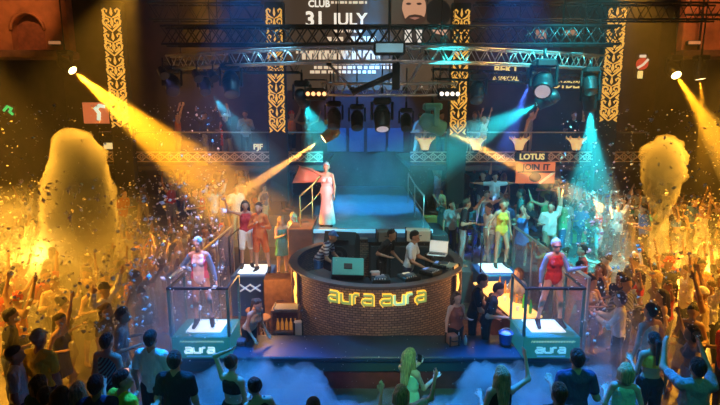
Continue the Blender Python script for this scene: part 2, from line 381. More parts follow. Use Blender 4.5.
def person(loc, rz, mats, fine=.016, name='person', **pz):
    """mats: dict skin, hair, top, bottom, shoes"""
    J = skeleton(**pz)
    me = sdf_mesh([b[1:] for b in J['B']], fine, 'person_body', .032)
    root = bpy.data.objects.new(name, me); me.materials.append(mats['skin']); link(root)
    def part(nm, prims, m, s=fine, k=.035, cut=None):
        if not prims: return
        q = sdf_mesh(prims, s, nm, k, cut); q.materials.append(m); o = bpy.data.objects.new(nm, q); link(o, root); return o
    st = pz.get('hair', 'short')
    hp, hc = hair_prims(J, st)
    if hp: part('cap' if st in ('cap', 'hat') else 'hair', hp, mats['hair'], cut=hc)
    def pair(kind, m):          # left and right piece, each a part of its own
        per = {'foot': 2, 'shin': 2, 'uarm': 1, 'farm': 1}; seen = {}; halves = ([], [])
        for b in J['B']:
            if b[0] in per:
                c = seen.get(b[0], 0); seen[b[0]] = c + 1; halves[0 if c < per[b[0]] else 1].append(b)
        for hv in halves:
            J1 = dict(J); J1['B'] = hv; part(kind, garment(J1, kind), m, k=.02)
    nm = {'tee': 'shirt', 'long': 'shirt', 'tank': 'tank_top', 'crop': 'crop_top', 'gown': 'gown'}
    top = pz.get('top', 'tee'); bot = pz.get('bottom', 'trousers')
    if top: part(nm.get(top, top), garment(J, top), mats['top'], cut=hem(J, top))
    if bot: part(bot, garment(J, bot), mats['bottom'], cut=hem(J, bot))
    shoe = pz.get('shoes', 'shoe')
    if shoe: pair(shoe, mats['shoes'])
    for x in pz.get('extra', ()): pair(x[0], x[1])
    if pz.get('eyes'):
        sh = J['sh']
        for sx in (-1, 1):
            e = MB(); M = J['RH']; c = J['H'](sx * .031, -.079, .0) + sh
            e.lathe([(.001, -.012), (.009, -.008), (.012, 0), (.009, .008), (.001, .012)], 8, c, M); e.build('eye', cm('eye_dark', (.02, .015, .01), rough=.2), root)
        e = MB(); e.tube([J['H'](-.022, -.086, -.066) + sh, J['H'](0, -.093, -.066) + sh, J['H'](.022, -.086, -.066) + sh], .006, 6); e.build('lips', cm('lip_red', (.35, .08, .07)), root)
    root.location = loc; root.rotation_euler = (0, 0, rz); root['_J'] = 0
    del root['_J']
    SK[root.name] = J
    return root
SK = {}
def grip(o, side='R'):
    J = SK[o.name]; g = J['G' + side] + J['sh']; return Vector(o.location) + rotz(o.rotation_euler.z) @ g
# ------------------------------------------------------------------ camera and look
cd = bpy.data.cameras.new('camera'); cam = bpy.data.objects.new('camera', cd); link(cam)
cam.location = CAM; cam.rotation_euler = (PI / 2 - PITCH, 0, 0); cd.sensor_width = 36; cd.lens = 24; cd.clip_start = .05; cd.clip_end = 200
SC.camera = cam
w = bpy.data.worlds.new('world'); SC.world = w; w.use_nodes = True
w.node_tree.nodes['Background'].inputs[0].default_value = (.012, .010, .012, 1); w.node_tree.nodes['Background'].inputs[1].default_value = 1
_v = w.node_tree.nodes.new('ShaderNodeVolumeScatter'); _v.inputs['Density'].default_value = .0065; _v.inputs['Anisotropy'].default_value = .3
w.node_tree.links.new(_v.outputs[0], w.node_tree.nodes['World Output'].inputs['Volume']); w.cycles.homogeneous_volume = True
SC.view_settings.view_transform = 'Standard'; SC.view_settings.look = 'None'; SC.view_settings.gamma = 1; SC.view_settings.exposure = 0.0
# ------------------------------------------------------------------ materials
M_floor = mat('dance_floor', (.10, .09, .09), .35, var=.3, vscale=3)
M_wall = mat('dark_wall', (.085, .052, .038), .8, var=.35, vscale=1.3, bump=.15)
M_black = mat('black_metal', (.012, .012, .013), .45)
M_blackm = mat('matt_black', (.02, .02, .022), .8)
M_alu = mat('aluminium', (.62, .62, .60), .35, .9)
M_gold = mat('lit_gold', (.5, .3, .06), .5, emit=(1, .50, .08), es=.8)
M_frieze = mat('pale_frieze', (.82, .64, .48), .6)
M_brown = mat('brown_panel', (.16, .08, .05), .7, var=.3, vscale=4)
M_darkblue = mat('stage_blue', (.006, .034, .075), .45, var=.15, vscale=5)
M_redfront = mat('stage_red', (.14, .022, .02), .6, var=.25, vscale=6)
M_stagefloor = mat('stage_floor', (.20, .26, .32), .3, var=.2, vscale=4)
M_teal = mat('teal_panel', (.04, .42, .38), .5)
M_tealbox = mat('podium_teal', (.03, .22, .22), .4, emit=(.02, .35, .34), es=.25)
M_white = mat('white_plastic', (.8, .8, .8), .5)
M_litwhite = mat('lit_top', (.85, .9, .95), .4, emit=(.62, .85, 1), es=1.0)
M_wood = mat('worn_wood', (.26, .13, .06), .6, var=.35, vscale=9)
M_stone = mat('red_stone', (.36, .13, .06), .85, var=.35, vscale=2.5, bump=.3)
M_warm = mat('warm_lamp', (.9, .7, .3), .5, emit=(1, .62, .16), es=3.0)
M_screen = mat('screen_brown', (.02, .015, .012), .4, emit=(.085, .052, .032), es=.7)
M_ink = mat('screen_white', (.5, .5, .5), .5, emit=(1, .90, .74), es=1.0)
M_glass = bpy.data.materials.new('clear_glass'); M_glass.use_nodes = True
def glassmat(m, tint, a, rough=.05):
    nt = m.node_tree; nt.nodes.clear(); o = nt.nodes.new('ShaderNodeOutputMaterial'); t = nt.nodes.new('ShaderNodeBsdfTransparent')
    g = nt.nodes.new('ShaderNodeBsdfPrincipled'); g.inputs['Base Color'].default_value = (*tint, 1); g.inputs['Roughness'].default_value = rough
    mx = nt.nodes.new('ShaderNodeMixShader'); mx.inputs[0].default_value = a
    nt.links.new(t.outputs[0], mx.inputs[1]); nt.links.new(g.outputs[0], mx.inputs[2]); nt.links.new(mx.outputs[0], o.inputs['Surface']); return m
glassmat(M_glass, (.12, .2, .24), .06)
M_mesh = bpy.data.materials.new('hazy_acrylic'); M_mesh.use_nodes = True; glassmat(M_mesh, (.42, .38, .62), .30, .4)
def brickmat():
    m = bpy.data.materials.new('small_brick'); m.use_nodes = True; nt = m.node_tree; b = nt.nodes['Principled BSDF']; N = nt.nodes.new; L = nt.links.new
    tc = N('ShaderNodeTexCoord'); sp = N('ShaderNodeSeparateXYZ'); L(tc.outputs['Object'], sp.inputs[0])
    at2 = N('ShaderNodeMath'); at2.operation = 'ARCTAN2'; L(sp.outputs['Y'], at2.inputs[0]); L(sp.outputs['X'], at2.inputs[1])
    mu = N('ShaderNodeMath'); mu.operation = 'MULTIPLY'; mu.inputs[1].default_value = 1.95; L(at2.outputs[0], mu.inputs[0])
    cb = N('ShaderNodeCombineXYZ'); L(mu.outputs[0], cb.inputs[0]); L(sp.outputs['Z'], cb.inputs[1])
    br = N('ShaderNodeTexBrick'); br.inputs['Scale'].default_value = 1; br.inputs['Brick Width'].default_value = .11; br.inputs['Row Height'].default_value = .05
    br.inputs['Mortar Size'].default_value = .008; br.inputs['Color1'].default_value = (.42, .27, .19, 1); br.inputs['Color2'].default_value = (.22, .15, .13, 1); br.inputs['Mortar'].default_value = (.07, .05, .05, 1)
    L(cb.outputs[0], br.inputs['Vector']); L(br.outputs['Color'], b.inputs['Base Color']); b.inputs['Roughness'].default_value = .7
    bp = N('ShaderNodeBump'); bp.inputs['Strength'].default_value = .5; bp.inputs['Distance'].default_value = .01; bp.invert = True; L(br.outputs['Fac'], bp.inputs['Height']); L(bp.outputs['Normal'], b.inputs['Normal'])
    return m
M_brick = brickmat()
# ------------------------------------------------------------------ lettering
def text_mb(txt, size, depth, M, mb=None, bold=False):
    cu = bpy.data.curves.new('lettering', 'FONT'); cu.body = txt; cu.size = size; cu.extrude = depth / 2; cu.align_x = 'CENTER'; cu.align_y = 'CENTER'; cu.resolution_u = 3
    if bold: cu.offset = size * .025
    o = bpy.data.objects.new('lettering', cu); me = bpy.data.meshes.new_from_object(o)
    mb = mb or MB(); R4 = M @ Matrix.Rotation(PI / 2, 4, 'X')
    mb.add([R4 @ v.co for v in me.vertices], [tuple(p.vertices) for p in me.polygons])
    bpy.data.objects.remove(o); bpy.data.curves.remove(cu); bpy.data.meshes.remove(me); return mb
def facing(loc, rz=0.0):      # frame whose local -Y faces the viewer's side of the hall
    return Matrix.Translation(loc) @ Matrix.Rotation(rz, 4, 'Z')
def arc(cx, cy, r, a0, a1, n=6): return [(cx + r * math.cos(math.radians(a0 + (a1 - a0) * i / n)), cy + r * math.sin(math.radians(a0 + (a1 - a0) * i / n))) for i in range(n + 1)]
AURA = {'a': [[(.05, 1), (.75, 1)] + arc(.8, .8, .2, 90, 0) + [(1, 0), (.2, 0)] + arc(.2, .26, .26, 270, 90) + [(1, .52)]],
        'u': [[(0, 1), (0, .25)] + arc(.25, .25, .25, 180, 270) + [(1, 0), (1, 1)]],
        'r': [[(0, 0), (0, .75)] + arc(.25, .75, .25, 180, 90) + [(.85, 1)]]}
def aura_letter(ch, wd, ht, stroke, depth, M):
    mb = MB()
    for st in AURA[ch]: mb.ribbon([((x - .5) * wd, (z - .5) * ht) for x, z in st], stroke, depth, M)
    return mb
# ------------------------------------------------------------------ the hall
def struct(name, mb, m, label=None):
    o = mb.build(name, m); o['kind'] = 'structure'
    if label: o['label'] = label
    return o
HX, HY0, HY1, HZ = 13.5, -2.0, 22.5, 11.0
struct('floor', MB().box((0, (HY0 + HY1) / 2, -.1), (2 * HX + .4, HY1 - HY0 + .4, .2)), M_floor)
struct('ceiling', MB().box((0, (HY0 + HY1) / 2, HZ + .1), (2 * HX + .4, HY1 - HY0 + .4, .2)), M_wall)
struct('wall_back', MB().box((0, HY1 + .1, HZ / 2), (2 * HX + .4, .2, HZ)), M_wall)
struct('wall_left', MB().box((-HX - .1, (HY0 + HY1) / 2, HZ / 2), (.2, HY1 - HY0, HZ)), M_wall)
struct('wall_right', MB().box((HX + .1, (HY0 + HY1) / 2, HZ / 2), (.2, HY1 - HY0, HZ)), M_wall)
struct('wall_front', MB().box((0, HY0 - .1, HZ / 2), (2 * HX + .4, .2, HZ)), M_wall)
# raised terraces under the balconies (levels of the floor)
struct('trim_terrace', MB().box((-7.4, 18.5, .45), (12.2, 8, .9)).box((-7.4, 20, 1.1), (12.2, 5, .4)), M_floor)
struct('trim_terrace_right', MB().box((7.65, 17.25, .45), (11.7, 10.5, .9)).box((7.65, 19, 1.1), (11.7, 7, .4)), M_floor)
# low stage wall across the front: blue top, dark lip, red face
sx0, sx1 = -3.35, 4.05
struct('trim_stage', MB().box(((sx0 + sx1) / 2, 8.40, .28), (sx1 - sx0, .78, .56)), M_redfront)
struct('trim_stage_top', MB().box(((sx0 + sx1) / 2, 8.36, .61), (sx1 - sx0 + .06, .90, .10), bev=.02), M_darkblue)
struct('trim_stage_lip', MB().box(((sx0 + sx1) / 2, 8.00, .46), (sx1 - sx0, .06, .20)), mat('stage_lip', (.012, .05, .06), .5))
struct('trim_pit_floor', MB().box(((sx0 + sx1) / 2, 10.9, .03), (sx1 - sx0, 4.3, .06)), mat('pit_floor', (.16, .09, .05), .6, var=.3))
# upper stage in the middle with its two lit edges
struct('trim_upper_stage', MB().box((.35, 17.5, .9), (3.3, 8.9, 1.8)), M_stagefloor)
struct('trim_upper_stage_edge', MB().box((.35, 13.0, 1.76), (3.34, .08, .09)).box((.35, 12.96, 1.32), (3.34, .08, .07)), mat('edge_light', (.4, .6, .7), .4, emit=(.12, .48, .75), es=.9))
struct('trim_side_block', MB().box((-1.62, 13.6, .95), (.66, 1.9, 1.9), bev=.02), M_brown)
struct('trim_side_block_right', MB().box((2.2, 13.6, .85), (.45, 1.6, 1.7), bev=.02), mat('dark_block', (.03, .05, .06), .6))
# panels of the rear wall behind the upper stage
for i, (px0, px1) in enumerate(((327, 346), (349, 364), (367, 386), (388, 404))):
    a, b = at(px0, 152, 22.3), at(px1, 128, 22.3)
    bw = MB().box(((a.x + b.x) / 2, 22.44, (a.z + b.z) / 2), (b.x - a.x, .12, b.z - a.z), bev=.02)
    o = bw.build('window_%d' % (i + 1), mat('window_pane', (.10, .22, .30), .25)); o['kind'] = 'structure'
# red stone wall panels high at the sides (arch on the left)
def stone_panel(name, px0, px1, Y, zb, zt, label, arch):
    x0, x1 = at(px0, 30, Y).x, at(px1, 30, Y).x
    r = empty(name, ((x0 + x1) / 2, Y, zb)); tag(r, label, 'wall panel')
    W = x1 - x0; H = zt - zb; T = Matrix.Identity(4)
    if arch:
        n = 14; aw = W * .21; cz = H * .20
        out = [(-W / 2, 0), (-aw, 0), (-aw, cz)] + [(aw * math.cos(PI - PI * i / n), cz + aw * math.sin(PI - PI * i / n)) for i in range(1, n)] + [(aw, cz), (aw, 0), (W / 2, 0), (W / 2, H), (-W / 2, H)]
        vs = MB(); vs.prism(out, .35, T).build('arch_surround', M_stone, r)
        MB().box((0, .12, H * .45), (W * .66, .06, H * .9)).build('niche_back', mat('niche', (.22, .07, .04), .9, var=.3), r)
        MB().tube([(aw * math.cos(PI - PI * i / n), -.19, cz + aw * math.sin(PI - PI * i / n)) for i in range(n + 1)], .05, 6).build('arch_moulding', M_stone, r)
    else:
        MB().box((0, 0, H / 2), (W, .35, H), bev=.03).build('stone_face', M_stone, r)
        for zz in (H * .35, H * .72): MB().box((0, -.19, zz), (W, .04, .05)).build('rail', M_black, r)
        for xx in (-W * .2, W * .25): MB().box((xx, -.19, H / 2), (.05, .04, H)).build('rail', M_black, r)
    MB().box((0, -.1, -.12), (W + .2, .6, .24), bev=.04).build('ledge', M_brown, r)
    return r
stone_panel('wall_panel', -8, 71, 15.5, 6.9, 9.9, 'reddish stone wall panel with round arch, upper left corner', True)
stone_panel('wall_panel', 680, 735, 15.5, 6.9, 9.9, 'reddish stone wall panel with black grid bars, upper right corner', False)
for sx, lab in ((-1, 'small wall lamp under the arched stone panel'), (1, 'small wall lamp under the gridded stone panel')):
    p = at(56 if sx < 0 else 693, 43, 15.2); e = empty('wall_lamp', p); tag(e, lab, 'lamp')
    MB().box((0, 0, 0), (.42, .12, .14), bev=.03).build('housing', M_black, e); MB().box((0, -.07, 0), (.36, .04, .09), bev=.01).build('lens', mat('dim_lamp', (.5, .3, .2), .5, emit=(.7, .3, .12), es=.5), e)
# ------------------------------------------------------------------ balconies with ornate band, glass rail and crown lamps
def balcony(x0, x1, label):
    W = x1 - x0; c = (x0 + x1) / 2
    r = empty('balcony', (c, 16, 3.3)); tag(r, label, 'balcony')
    MB().box((0, 3.2, -.08), (W, 6.4, .16)).build('deck', M_floor, r)
    MB().box((0, -.02, .30), (W, .10, .34), bev=.02).build('parapet', mat('parapet', (.12, .08, .06), .7), r)
    mb = MB(); n = max(2, int(W / .30)); T = Matrix.Translation((0, -.09, 0))
    for i in range(n):
        xx = -W / 2 + (i + .5) * W / n; a = W / n / 2
        mb.ribbon([(xx - a, .30), (xx, .42), (xx + a, .30)], .035, .03, T); mb.ribbon([(xx - a, .30), (xx, .18), (xx + a, .30)], .035, .03, T)
        mb.ribbon([(xx + .05 * math.cos(q), .30 + .05 * math.sin(q)) for q in [k * PI / 4 for k in range(9)]], .025, .03, T)
    mb.box((0, -.09, .455), (W, .05, .03)); mb.box((0, -.09, .145), (W, .05, .03)); mb.build('frieze', M_frieze, r)
    MB().box((0, 0, .78), (W, .02, .62)).build('glass_rail', M_glass, r)
    MB().tube([(-W / 2, 0, 1.1), (W / 2, 0, 1.1)], .025, 8).build('handrail', M_alu, r)
    k = int(W / 1.6)
    for i in range(k + 1): MB().box((-W / 2 + W * i / k, .04, .75), (.04, .04, .72)).build('post', M_black, r)
    for i in range(int(W / 2.6)):   # supporting column under the deck
        MB().tube([(-W / 2 + 1.2 + i * 2.6, 3.4, -2.4), (-W / 2 + 1.2 + i * 2.6, 3.4, -.16)], .13, 10).build('support', M_black, r)
    return r
balcony(at(101, 155, 16).x, at(323, 155, 16).x, 'left balcony with pale ornate frieze and glass rail')
balcony(at(410, 155, 16).x, at(645, 155, 16).x, 'right balcony with pale ornate frieze, crown lamps along its rail')
for i, (px, lab) in enumerate(((425, 'crown shaped wall lamp on the right balcony nearest the teal moving head'), (476, 'crown shaped wall lamp on the right balcony, second from the stage'), (519, 'crown shaped wall lamp above the orange bar sign'), (576, 'crown shaped wall lamp in the downward teal beam'))):
    p = at(px, 150, 15.8); e = empty('crown_lamp', p); tag(e, lab, 'lamp', 'crown lamps on the right balcony')
    MB().lathe([(.11, 0), (.13, .04), (.15, .16), (.20, .26), (.30, .36), (.31, .37), (.28, .37), (.18, .26), (.13, .15), (.09, .05)], 14).build('bowl', mat('lamp_bowl', (.8, .55, .2), .5, emit=(1, .58, .20), es=.75), e)
    for k in range(7):
        a = 2 * PI * k / 7; MB().tube([(.29 * math.cos(a), .29 * math.sin(a), .36), (.33 * math.cos(a), .33 * math.sin(a), .45)], .05, 5, r2=.008).build('crown_point', cm('lamp_points', (.6, .4, .15), rough=.5, emit=(1, .5, .15), es=.3), e)
    MB().box((0, .05, -.03), (.16, .22, .08), bev=.02).build('bracket', M_black, e)
# ------------------------------------------------------------------ lit filigree columns
def spiral(cx, cz, r, a0, turns, sgn, n=16):
    return [(cx + sgn * (r * (1 - .8 * i / n)) * math.cos(a0 + turns * 2 * PI * i / n), cz + (r * (1 - .8 * i / n)) * math.sin(a0 + turns * 2 * PI * i / n)) for i in range(n + 1)]
def arc_(g, cx, cz, rx, rz, a0, a1, n=10): return [(g * (cx + rx * math.cos(math.radians(a0 + (a1 - a0) * i / n))), cz + rz * math.sin(math.radians(a0 + (a1 - a0) * i / n))) for i in range(n + 1)]
def column(px, py0, py1, wpx, label, Y=15.2):
    a = at(px, py1, Y); b = at(px, py0, Y); top, bot = b.z, a.z
    x = at(px, (py0 + py1) / 2, Y).x; W = wpx / FPX * (Y * 1.03); r = empty('lit_column', (x, Y, bot)); tag(r, label, 'column', 'gold filigree columns')
    H = top - bot
    MB().box((0, .18, H / 2 - 1.0), (W * 1.15, .26, H + 2.4), bev=.02).build('shaft', M_blackm, r)
    mb = MB(); T = Matrix.Translation((0, .03, 0)); n = max(3, round(H / (W * 1.35))); s = H / n; h = W / 2
    st = W * .068
    for i in range(n):
        z0 = i * s
        for g in (-1, 1):
            # heart: outer line, inner curl
            mb.ribbon([(0, z0 + s * .06), (g * h * .42, z0 + s * .20), (g * h * .86, z0 + s * .36), (g * h * .95, z0 + s * .50), (g * h * .72, z0 + s * .60), (g * h * .40, z0 + s * .57), (g * h * .30, z0 + s * .48), (g * h * .44, z0 + s * .42)], [st * .8, st * 1.2, st * 1.5, st * 1.4, st * 1.2, st * 1.1, st, st * .7], .03, T)
            mb.ribbon([(g * h * .12, z0 + s * .22), (g * h * .30, z0 + s * .30), (g * h * .56, z0 + s * .36), (g * h * .64, z0 + s * .46)], [st * .6, st * 1.3, st * 1.1, st * .5], .03, T)
            # lyre above it
            mb.ribbon([(g * h * .12, z0 + s * .62), (g * h * .50, z0 + s * .68), (g * h * .80, z0 + s * .78), (g * h * .92, z0 + s * .92), (g * h * .70, z0 + s * .98), (g * h * .46, z0 + s * .92), (g * h * .52, z0 + s * .84)], [st * .7, st * 1.2, st * 1.5, st * 1.3, st * 1.1, st, st * .6], .03, T)
            mb.ribbon([(g * h * .96, z0 + s * .60), (g * h * .80, z0 + s * .68), (g * h * .98, z0 + s * .76)], [st * .5, st * 1.2, st * .5], .03, T)
            mb.ribbon([(g * h * .97, z0 + s * .02), (g * h * .70, z0 + s * .10), (g * h * .96, z0 + s * .24)], [st * .5, st * 1.4, st * .5], .03, T)
        mb.ribbon([(0, z0 + s * .28), (0, z0 + s * .40), (0, z0 + s * .62)], [st * .4, st * 2.4, st * .5], .03, T)
        mb.ribbon([(0, z0 + s * .70), (0, z0 + s * .80), (0, z0 + s * 1.02)], [st * .4, st * 2.2, st * .4], .03, T)
    mb.build('filigree', M_gold, r)
    return r
column(115, 8, 128, 17, 'tall gold filigree column at far left, crossed by the yellow beam')
column(275.5, 8, 133, 15.5, 'gold filigree column left of the big screen')
column(460, 9, 135, 15.5, 'gold filigree column right of the big screen')
column(613.5, 8, 122, 17, 'gold filigree column at far right beside the teal downward beam')
# ------------------------------------------------------------------ LED screen with the event poster
SY = 15.9
def sp_(px, py): q = at(px, py, SY); return (q.x, q.z)
x0, zb = sp_(281, 90); x1, zt = sp_(456, -14)
scr = empty('led_screen', ((x0 + x1) / 2, SY, (zb + zt) / 2)); tag(scr, 'big screen above the stage showing date and bearded man portrait', 'screen')
ox, oy, oz = scr.location
MB().box((0, .1, 0), (x1 - x0, .16, zt - zb)).build('panel', M_screen, scr)
for xx in (-2.4, 2.4): MB().tube([(xx, .1, (zt - zb) / 2), (xx, .1, HZ - .03 - oz)], .02, 6).build('hanging_cable', M_black, scr)
def L4(px, py, off=.0): q = at(px, py, SY - .02); return Matrix.Translation((q.x - ox, -.02 - off, q.z - oz))
text_mb('31', 16 / 25.2 * 1.0, .02, L4(315, 20), bold=True).build('lettering', M_ink, scr)
text_mb('JULY', 13 / 25.2, .02, L4(350, 20), bold=True).build('lettering', M_ink, scr)
text_mb('CLUB', 7 / 25.2, .02, L4(319, 4), bold=True).build('lettering', M_ink, scr)
def pxpoly(pts, m, name, off):
    mb = MB(); q = [(at(a, b, SY).x - ox, at(a, b, SY).z - oz) for a, b in pts]; mb.prism(q, .01, Matrix.Translation((0, -.01 - off, 0))); return mb.build(name, m, scr)
ink2 = mat('screen_cream', (.4, .35, .3), .5, emit=(.95, .72, .50), es=.8)
rr = random.Random(3)
for (py, xa, xb, h) in ((2.5, 331, 367, 2.5), (-5, 306, 368, 8), (31, 333, 362, 3), (39, 327, 345, 4), (39, 350, 376, 5), (52, 296, 375, 3), (56.5, 302, 380, 6), (63, 318, 400, 3), (67.5, 314, 396, 3), (72, 310, 378, 3)):
    x = xa; bar = MB()
    while x < xb:
        ww = min(rr.uniform(2.2, 5), xb - x)
        if ww > 1: bar.prism([(at(a, b, SY).x - ox, at(a, b, SY).z - oz) for a, b in ((x, py + h / 2), (x + ww, py + h / 2), (x + ww, py - h / 2), (x, py - h / 2))], .012, Matrix.Translation((0, -.015, 0)))
        x += ww + rr.uniform(.7, 2)
    bar.build('text_line', ink2, scr)
E_ = lambda n, c, s=1.0: mat(n, (.02, .02, .02), .5, emit=c, es=s)
def ell(cx, cy, rx, ry, a0=0, a1=360, n=20): return [(cx + rx * math.cos(math.radians(a0 + (a1 - a0) * i / n)), cy + ry * math.sin(math.radians(a0 + (a1 - a0) * i / n))) for i in range(n + (0 if a1 - a0 == 360 else 1))]
pxpoly(ell(438, 13, 13, 14), E_('portrait_shadow', (.006, .004, .004)), 'portrait_shadow', .0)
pxpoly([(395, 60), (402, 34), (412, 26), (428, 24), (446, 30), (453, 60)], E_('portrait_suit', (.02, .014, .012)), 'portrait_suit', .005)
pxpoly([(404, 46), (405, 30), (414, 26), (422, 30), (421, 46)], E_('portrait_shirt', (.95, .85, .75), .9), 'portrait_shirt', .008)
pxpoly([(411, 29), (415, 28), (418, 44), (412, 45)], E_('portrait_tie', (.03, .02, .02)), 'portrait_tie', .011)
pxpoly([(430, 26), (440, 24), (449, 30), (446, 36), (434, 33)], E_('portrait_scarf', (.85, .45, .30), .8), 'portrait_scarf', .010)
pxpoly(ell(414, 8, 12, 17), E_('portrait_skin', (.80, .38, .21), .75), 'portrait_face', .014)
pxpoly([(402, 10), (405, 19), (409, 15.5), (415, 14.5), (421, 15.5), (425, 18), (426, 10), (427, 18), (421, 25), (413, 27), (406, 24), (402, 17)], E_('portrait_beard', (.05, .02, .012)), 'portrait_beard', .018)
pxpoly([(409, 18), (415, 17.2), (420, 18), (415, 20)], E_('portrait_lips', (.5, .2, .14), .7), 'portrait_lips', .021)
pxpoly(ell(408.5, 4, 2.6, 1.2), E_('portrait_eye', (.05, .02, .015)), 'portrait_eye', .018); pxpoly(ell(419, 4, 2.6, 1.2), E_('portrait_eye', (.05, .02, .015)), 'portrait_eye', .018)
pxpoly([(401, -2), (406, -12), (420, -13), (428, -6), (428, 4), (425, -2), (414, -4)], E_('portrait_hair', (.02, .01, .008)), 'portrait_hair', .018)
# ------------------------------------------------------------------ lit signs on the rear walls
def sign(txts, px, py, Y, wpx, hpx, label, base, letter):
    c = at(px, py, Y); e = empty('lit_sign', c); tag(e, label, 'sign'); kx = Y * 1.02 / FPX
    MB().box((0, .06, 0), (wpx * kx, .08, hpx * kx), bev=.01).build('sign_board', base, e)
    for t, dx, dz, sz, mm in txts: text_mb(t, sz * kx, .03, Matrix.Translation((dx * kx, 0, dz * kx)), bold=True).build('lettering', mm or letter, e)
    return e
Y_ = mat('lit_yellow', (.5, .4, .1), .5, emit=(1, .72, .22), es=.9); O_ = mat('lit_orange', (.5, .2, .1), .5, emit=(1, .20, .05), es=.6); D_ = mat('sign_dark', (.03, .02, .02), .6)
sign([('BEKT', 0, 4, 10, None), ('& SPECIAL', 0, -4.5, 5.5, None)], 506, 74, 19.5, 30, 20, 'dark sign with two lines of yellow letters under the right truss', D_, Y_)
sign([('JOYDEN', 0, 0, 9, None)], 567.5, 85, 19.5, 24, 12, 'small yellow letter sign right of the white lens moving head', D_, Y_)
e = sign([('JOIN', -5, 5.5, 8, D_), ('IT', 10, 5.5, 8, D_)], 536, 173, 15.3, 38, 21, 'orange lit bar sign hanging below the right balcony', O_, Y_)
k = 15.3 * 1.02 / FPX; M4 = Matrix.Translation((0, -.01, 0))
MB().ribbon([(-18 * k, 1 * k), (18 * k, 1 * k)], 1.6 * k, .06, M4).build('stripe', D_, e); MB().ribbon([(4 * k, -10 * k), (18 * k, 1 * k)], 2 * k, .06, M4).build('stripe', mat('pale_stripe', (.8, .5, .3), .5, emit=(1, .6, .3), es=.6), e)
MB().lathe([(.02, -.02), (.16, -.015), (.16, .02), (.02, .025)], 14, (-1 * k, -.02, -4 * k), Matrix.Rotation(PI / 2, 3, 'X'), sx=1.2).build('disc', D_, e)
sign([('LOTUS', 0, 0, 8, None)], 532, 157, 15.1, 32, 9, 'yellow letter sign on the frieze above the orange bar sign', D_, mat('lit_gold_letters', (.5, .4, .1), .5, emit=(1, .70, .25), es=.8))
e = sign([], 95, 113, 16.5, 24, 20, 'small orange lit sign with pale curl beside the left filigree column', mat('lit_redorange', (.5, .2, .1), .5, emit=(1, .22, .08), es=.5), mat('lit_mint', (.5, .7, .6), .5, emit=(.8, .95, .7), es=.9))
k_ = 16.5 * 1.02 / FPX; MB().ribbon([(3 * k_, -7 * k_), (4 * k_, 0), (1 * k_, 4 * k_), (5 * k_, 7 * k_), (10 * k_, 6 * k_)], 3 * k_, .04, Matrix.Translation((0, -.01, 0))).build('pale_curl', cm('lit_mint', (.5, .7, .6), rough=.5, emit=(.8, .95, .7), es=.9), e)
e = sign([], 111, 146, 15.7, 15, 6, 'small pale yellow lit plate on the left frieze', mat('lit_plate', (.7, .6, .3), .5, emit=(1, .75, .3), es=.8), Y_)
sign([('PJF', 0, 0, 7.5, None)], 258, 147, 15.8, 16, 8, 'small sign of three pale letters above the left frieze', D_, mat('lit_cream', (.7, .6, .3), .5, emit=(1, .8, .45), es=.8))
c = at(8, 111, 16); e = empty('lit_sign', c); tag(e, 'green lit exit style sign at the left edge', 'sign'); G_ = mat('lit_green', (.05, .4, .1), .5, emit=(.02, .75, .16), es=.8)
MB().box((0, .05, 0), (.45, .06, .4), bev=.02).build('sign_board', D_, e)
MB().ribbon([(-.15, .0), (0, .15), (.12, .08), (.05, -.02), (.15, -.12)], .07, .04, Matrix.Identity(4)).build('green_figure', G_, e)
c = at(642, 66, 17); e = empty('lit_sign', c); tag(e, 'sign with red and white round figure right of the last column', 'sign'); k = 17 * 1.02 / FPX
MB().box((0, .08, 0), (12 * k, .06, 24 * k), bev=.02).build('sign_board', D_, e)
Rd = E_('lit_red', (.75, .05, .03), .7); Wt = E_('lit_pale', (1, .75, .5), .8)
MB().lathe([(.01, -.03), (5.5 * k, -.03), (5.5 * k, .03), (.01, .03)], 20, (0, 0, 2 * k), Matrix.Rotation(PI / 2, 3, 'X')).build('red_disc', Rd, e)
MB().ribbon([(-5 * k, -2 * k), (0, 1 * k), (4.5 * k, 6 * k)], 2 * k, .03, Matrix.Translation((0, -.06, 0))).build('white_band', Wt, e)
MB().box((.0, .0, 9 * k), (6 * k, .05, 2.5 * k), bev=.01).build('white_cap', Wt, e); MB().box((-1 * k, 0, -8 * k), (5 * k, .05, 7 * k), bev=.02).build('pale_base', Y_, e)
for (px, py, wp, hp, lab) in ((541, 34, 10, 9, 'left of two small lit pictures above the right truss'), (571, 32, 12, 6, 'right of two small lit pictures above the right truss')):
    c = at(px, py, 20); e = empty('lit_picture', c); tag(e, lab, 'picture'); k = 20 / FPX
    MB().box((0, .05, 0), (wp * k * 1.1, .06, hp * k * 1.15), bev=.01).build('frame', M_black, e); MB().box((0, 0, 0), (wp * k, .05, hp * k), bev=.01).build('image', E_('lit_rose', (.75, .33, .17), .5), e)
# ------------------------------------------------------------------ DJ booth: round brick tower with open deck
BC = Vector((.36, 10.72, 0)); BR = 1.95; BTOP = 1.66
booth = empty('dj_booth', BC); tag(booth, 'round brick DJ booth with two glowing aura signs', 'booth')
def ring(mb, r0, r1, z0, z1, a0=0, a1=360, n=64):
    vs = []; fs = []; full = abs(a1 - a0) >= 360; m = n if full else n + 1
    for i in range(m):
        a = math.radians(a0 + (a1 - a0) * i / n); c, s = math.cos(a), math.sin(a)
        vs += [(r0 * c, r0 * s, z0), (r1 * c, r1 * s, z0), (r1 * c, r1 * s, z1), (r0 * c, r0 * s, z1)]
    for i in range(n):
        p = i * 4; q = ((i + 1) % m) * 4
        for k in range(4): fs.append((p + k, q + k, q + (k + 1) % 4, p + (k + 1) % 4))
    if not full: fs += [(0, 1, 2, 3), (n * 4 + 3, n * 4 + 2, n * 4 + 1, n * 4)]
    return mb.add(vs, fs, False)
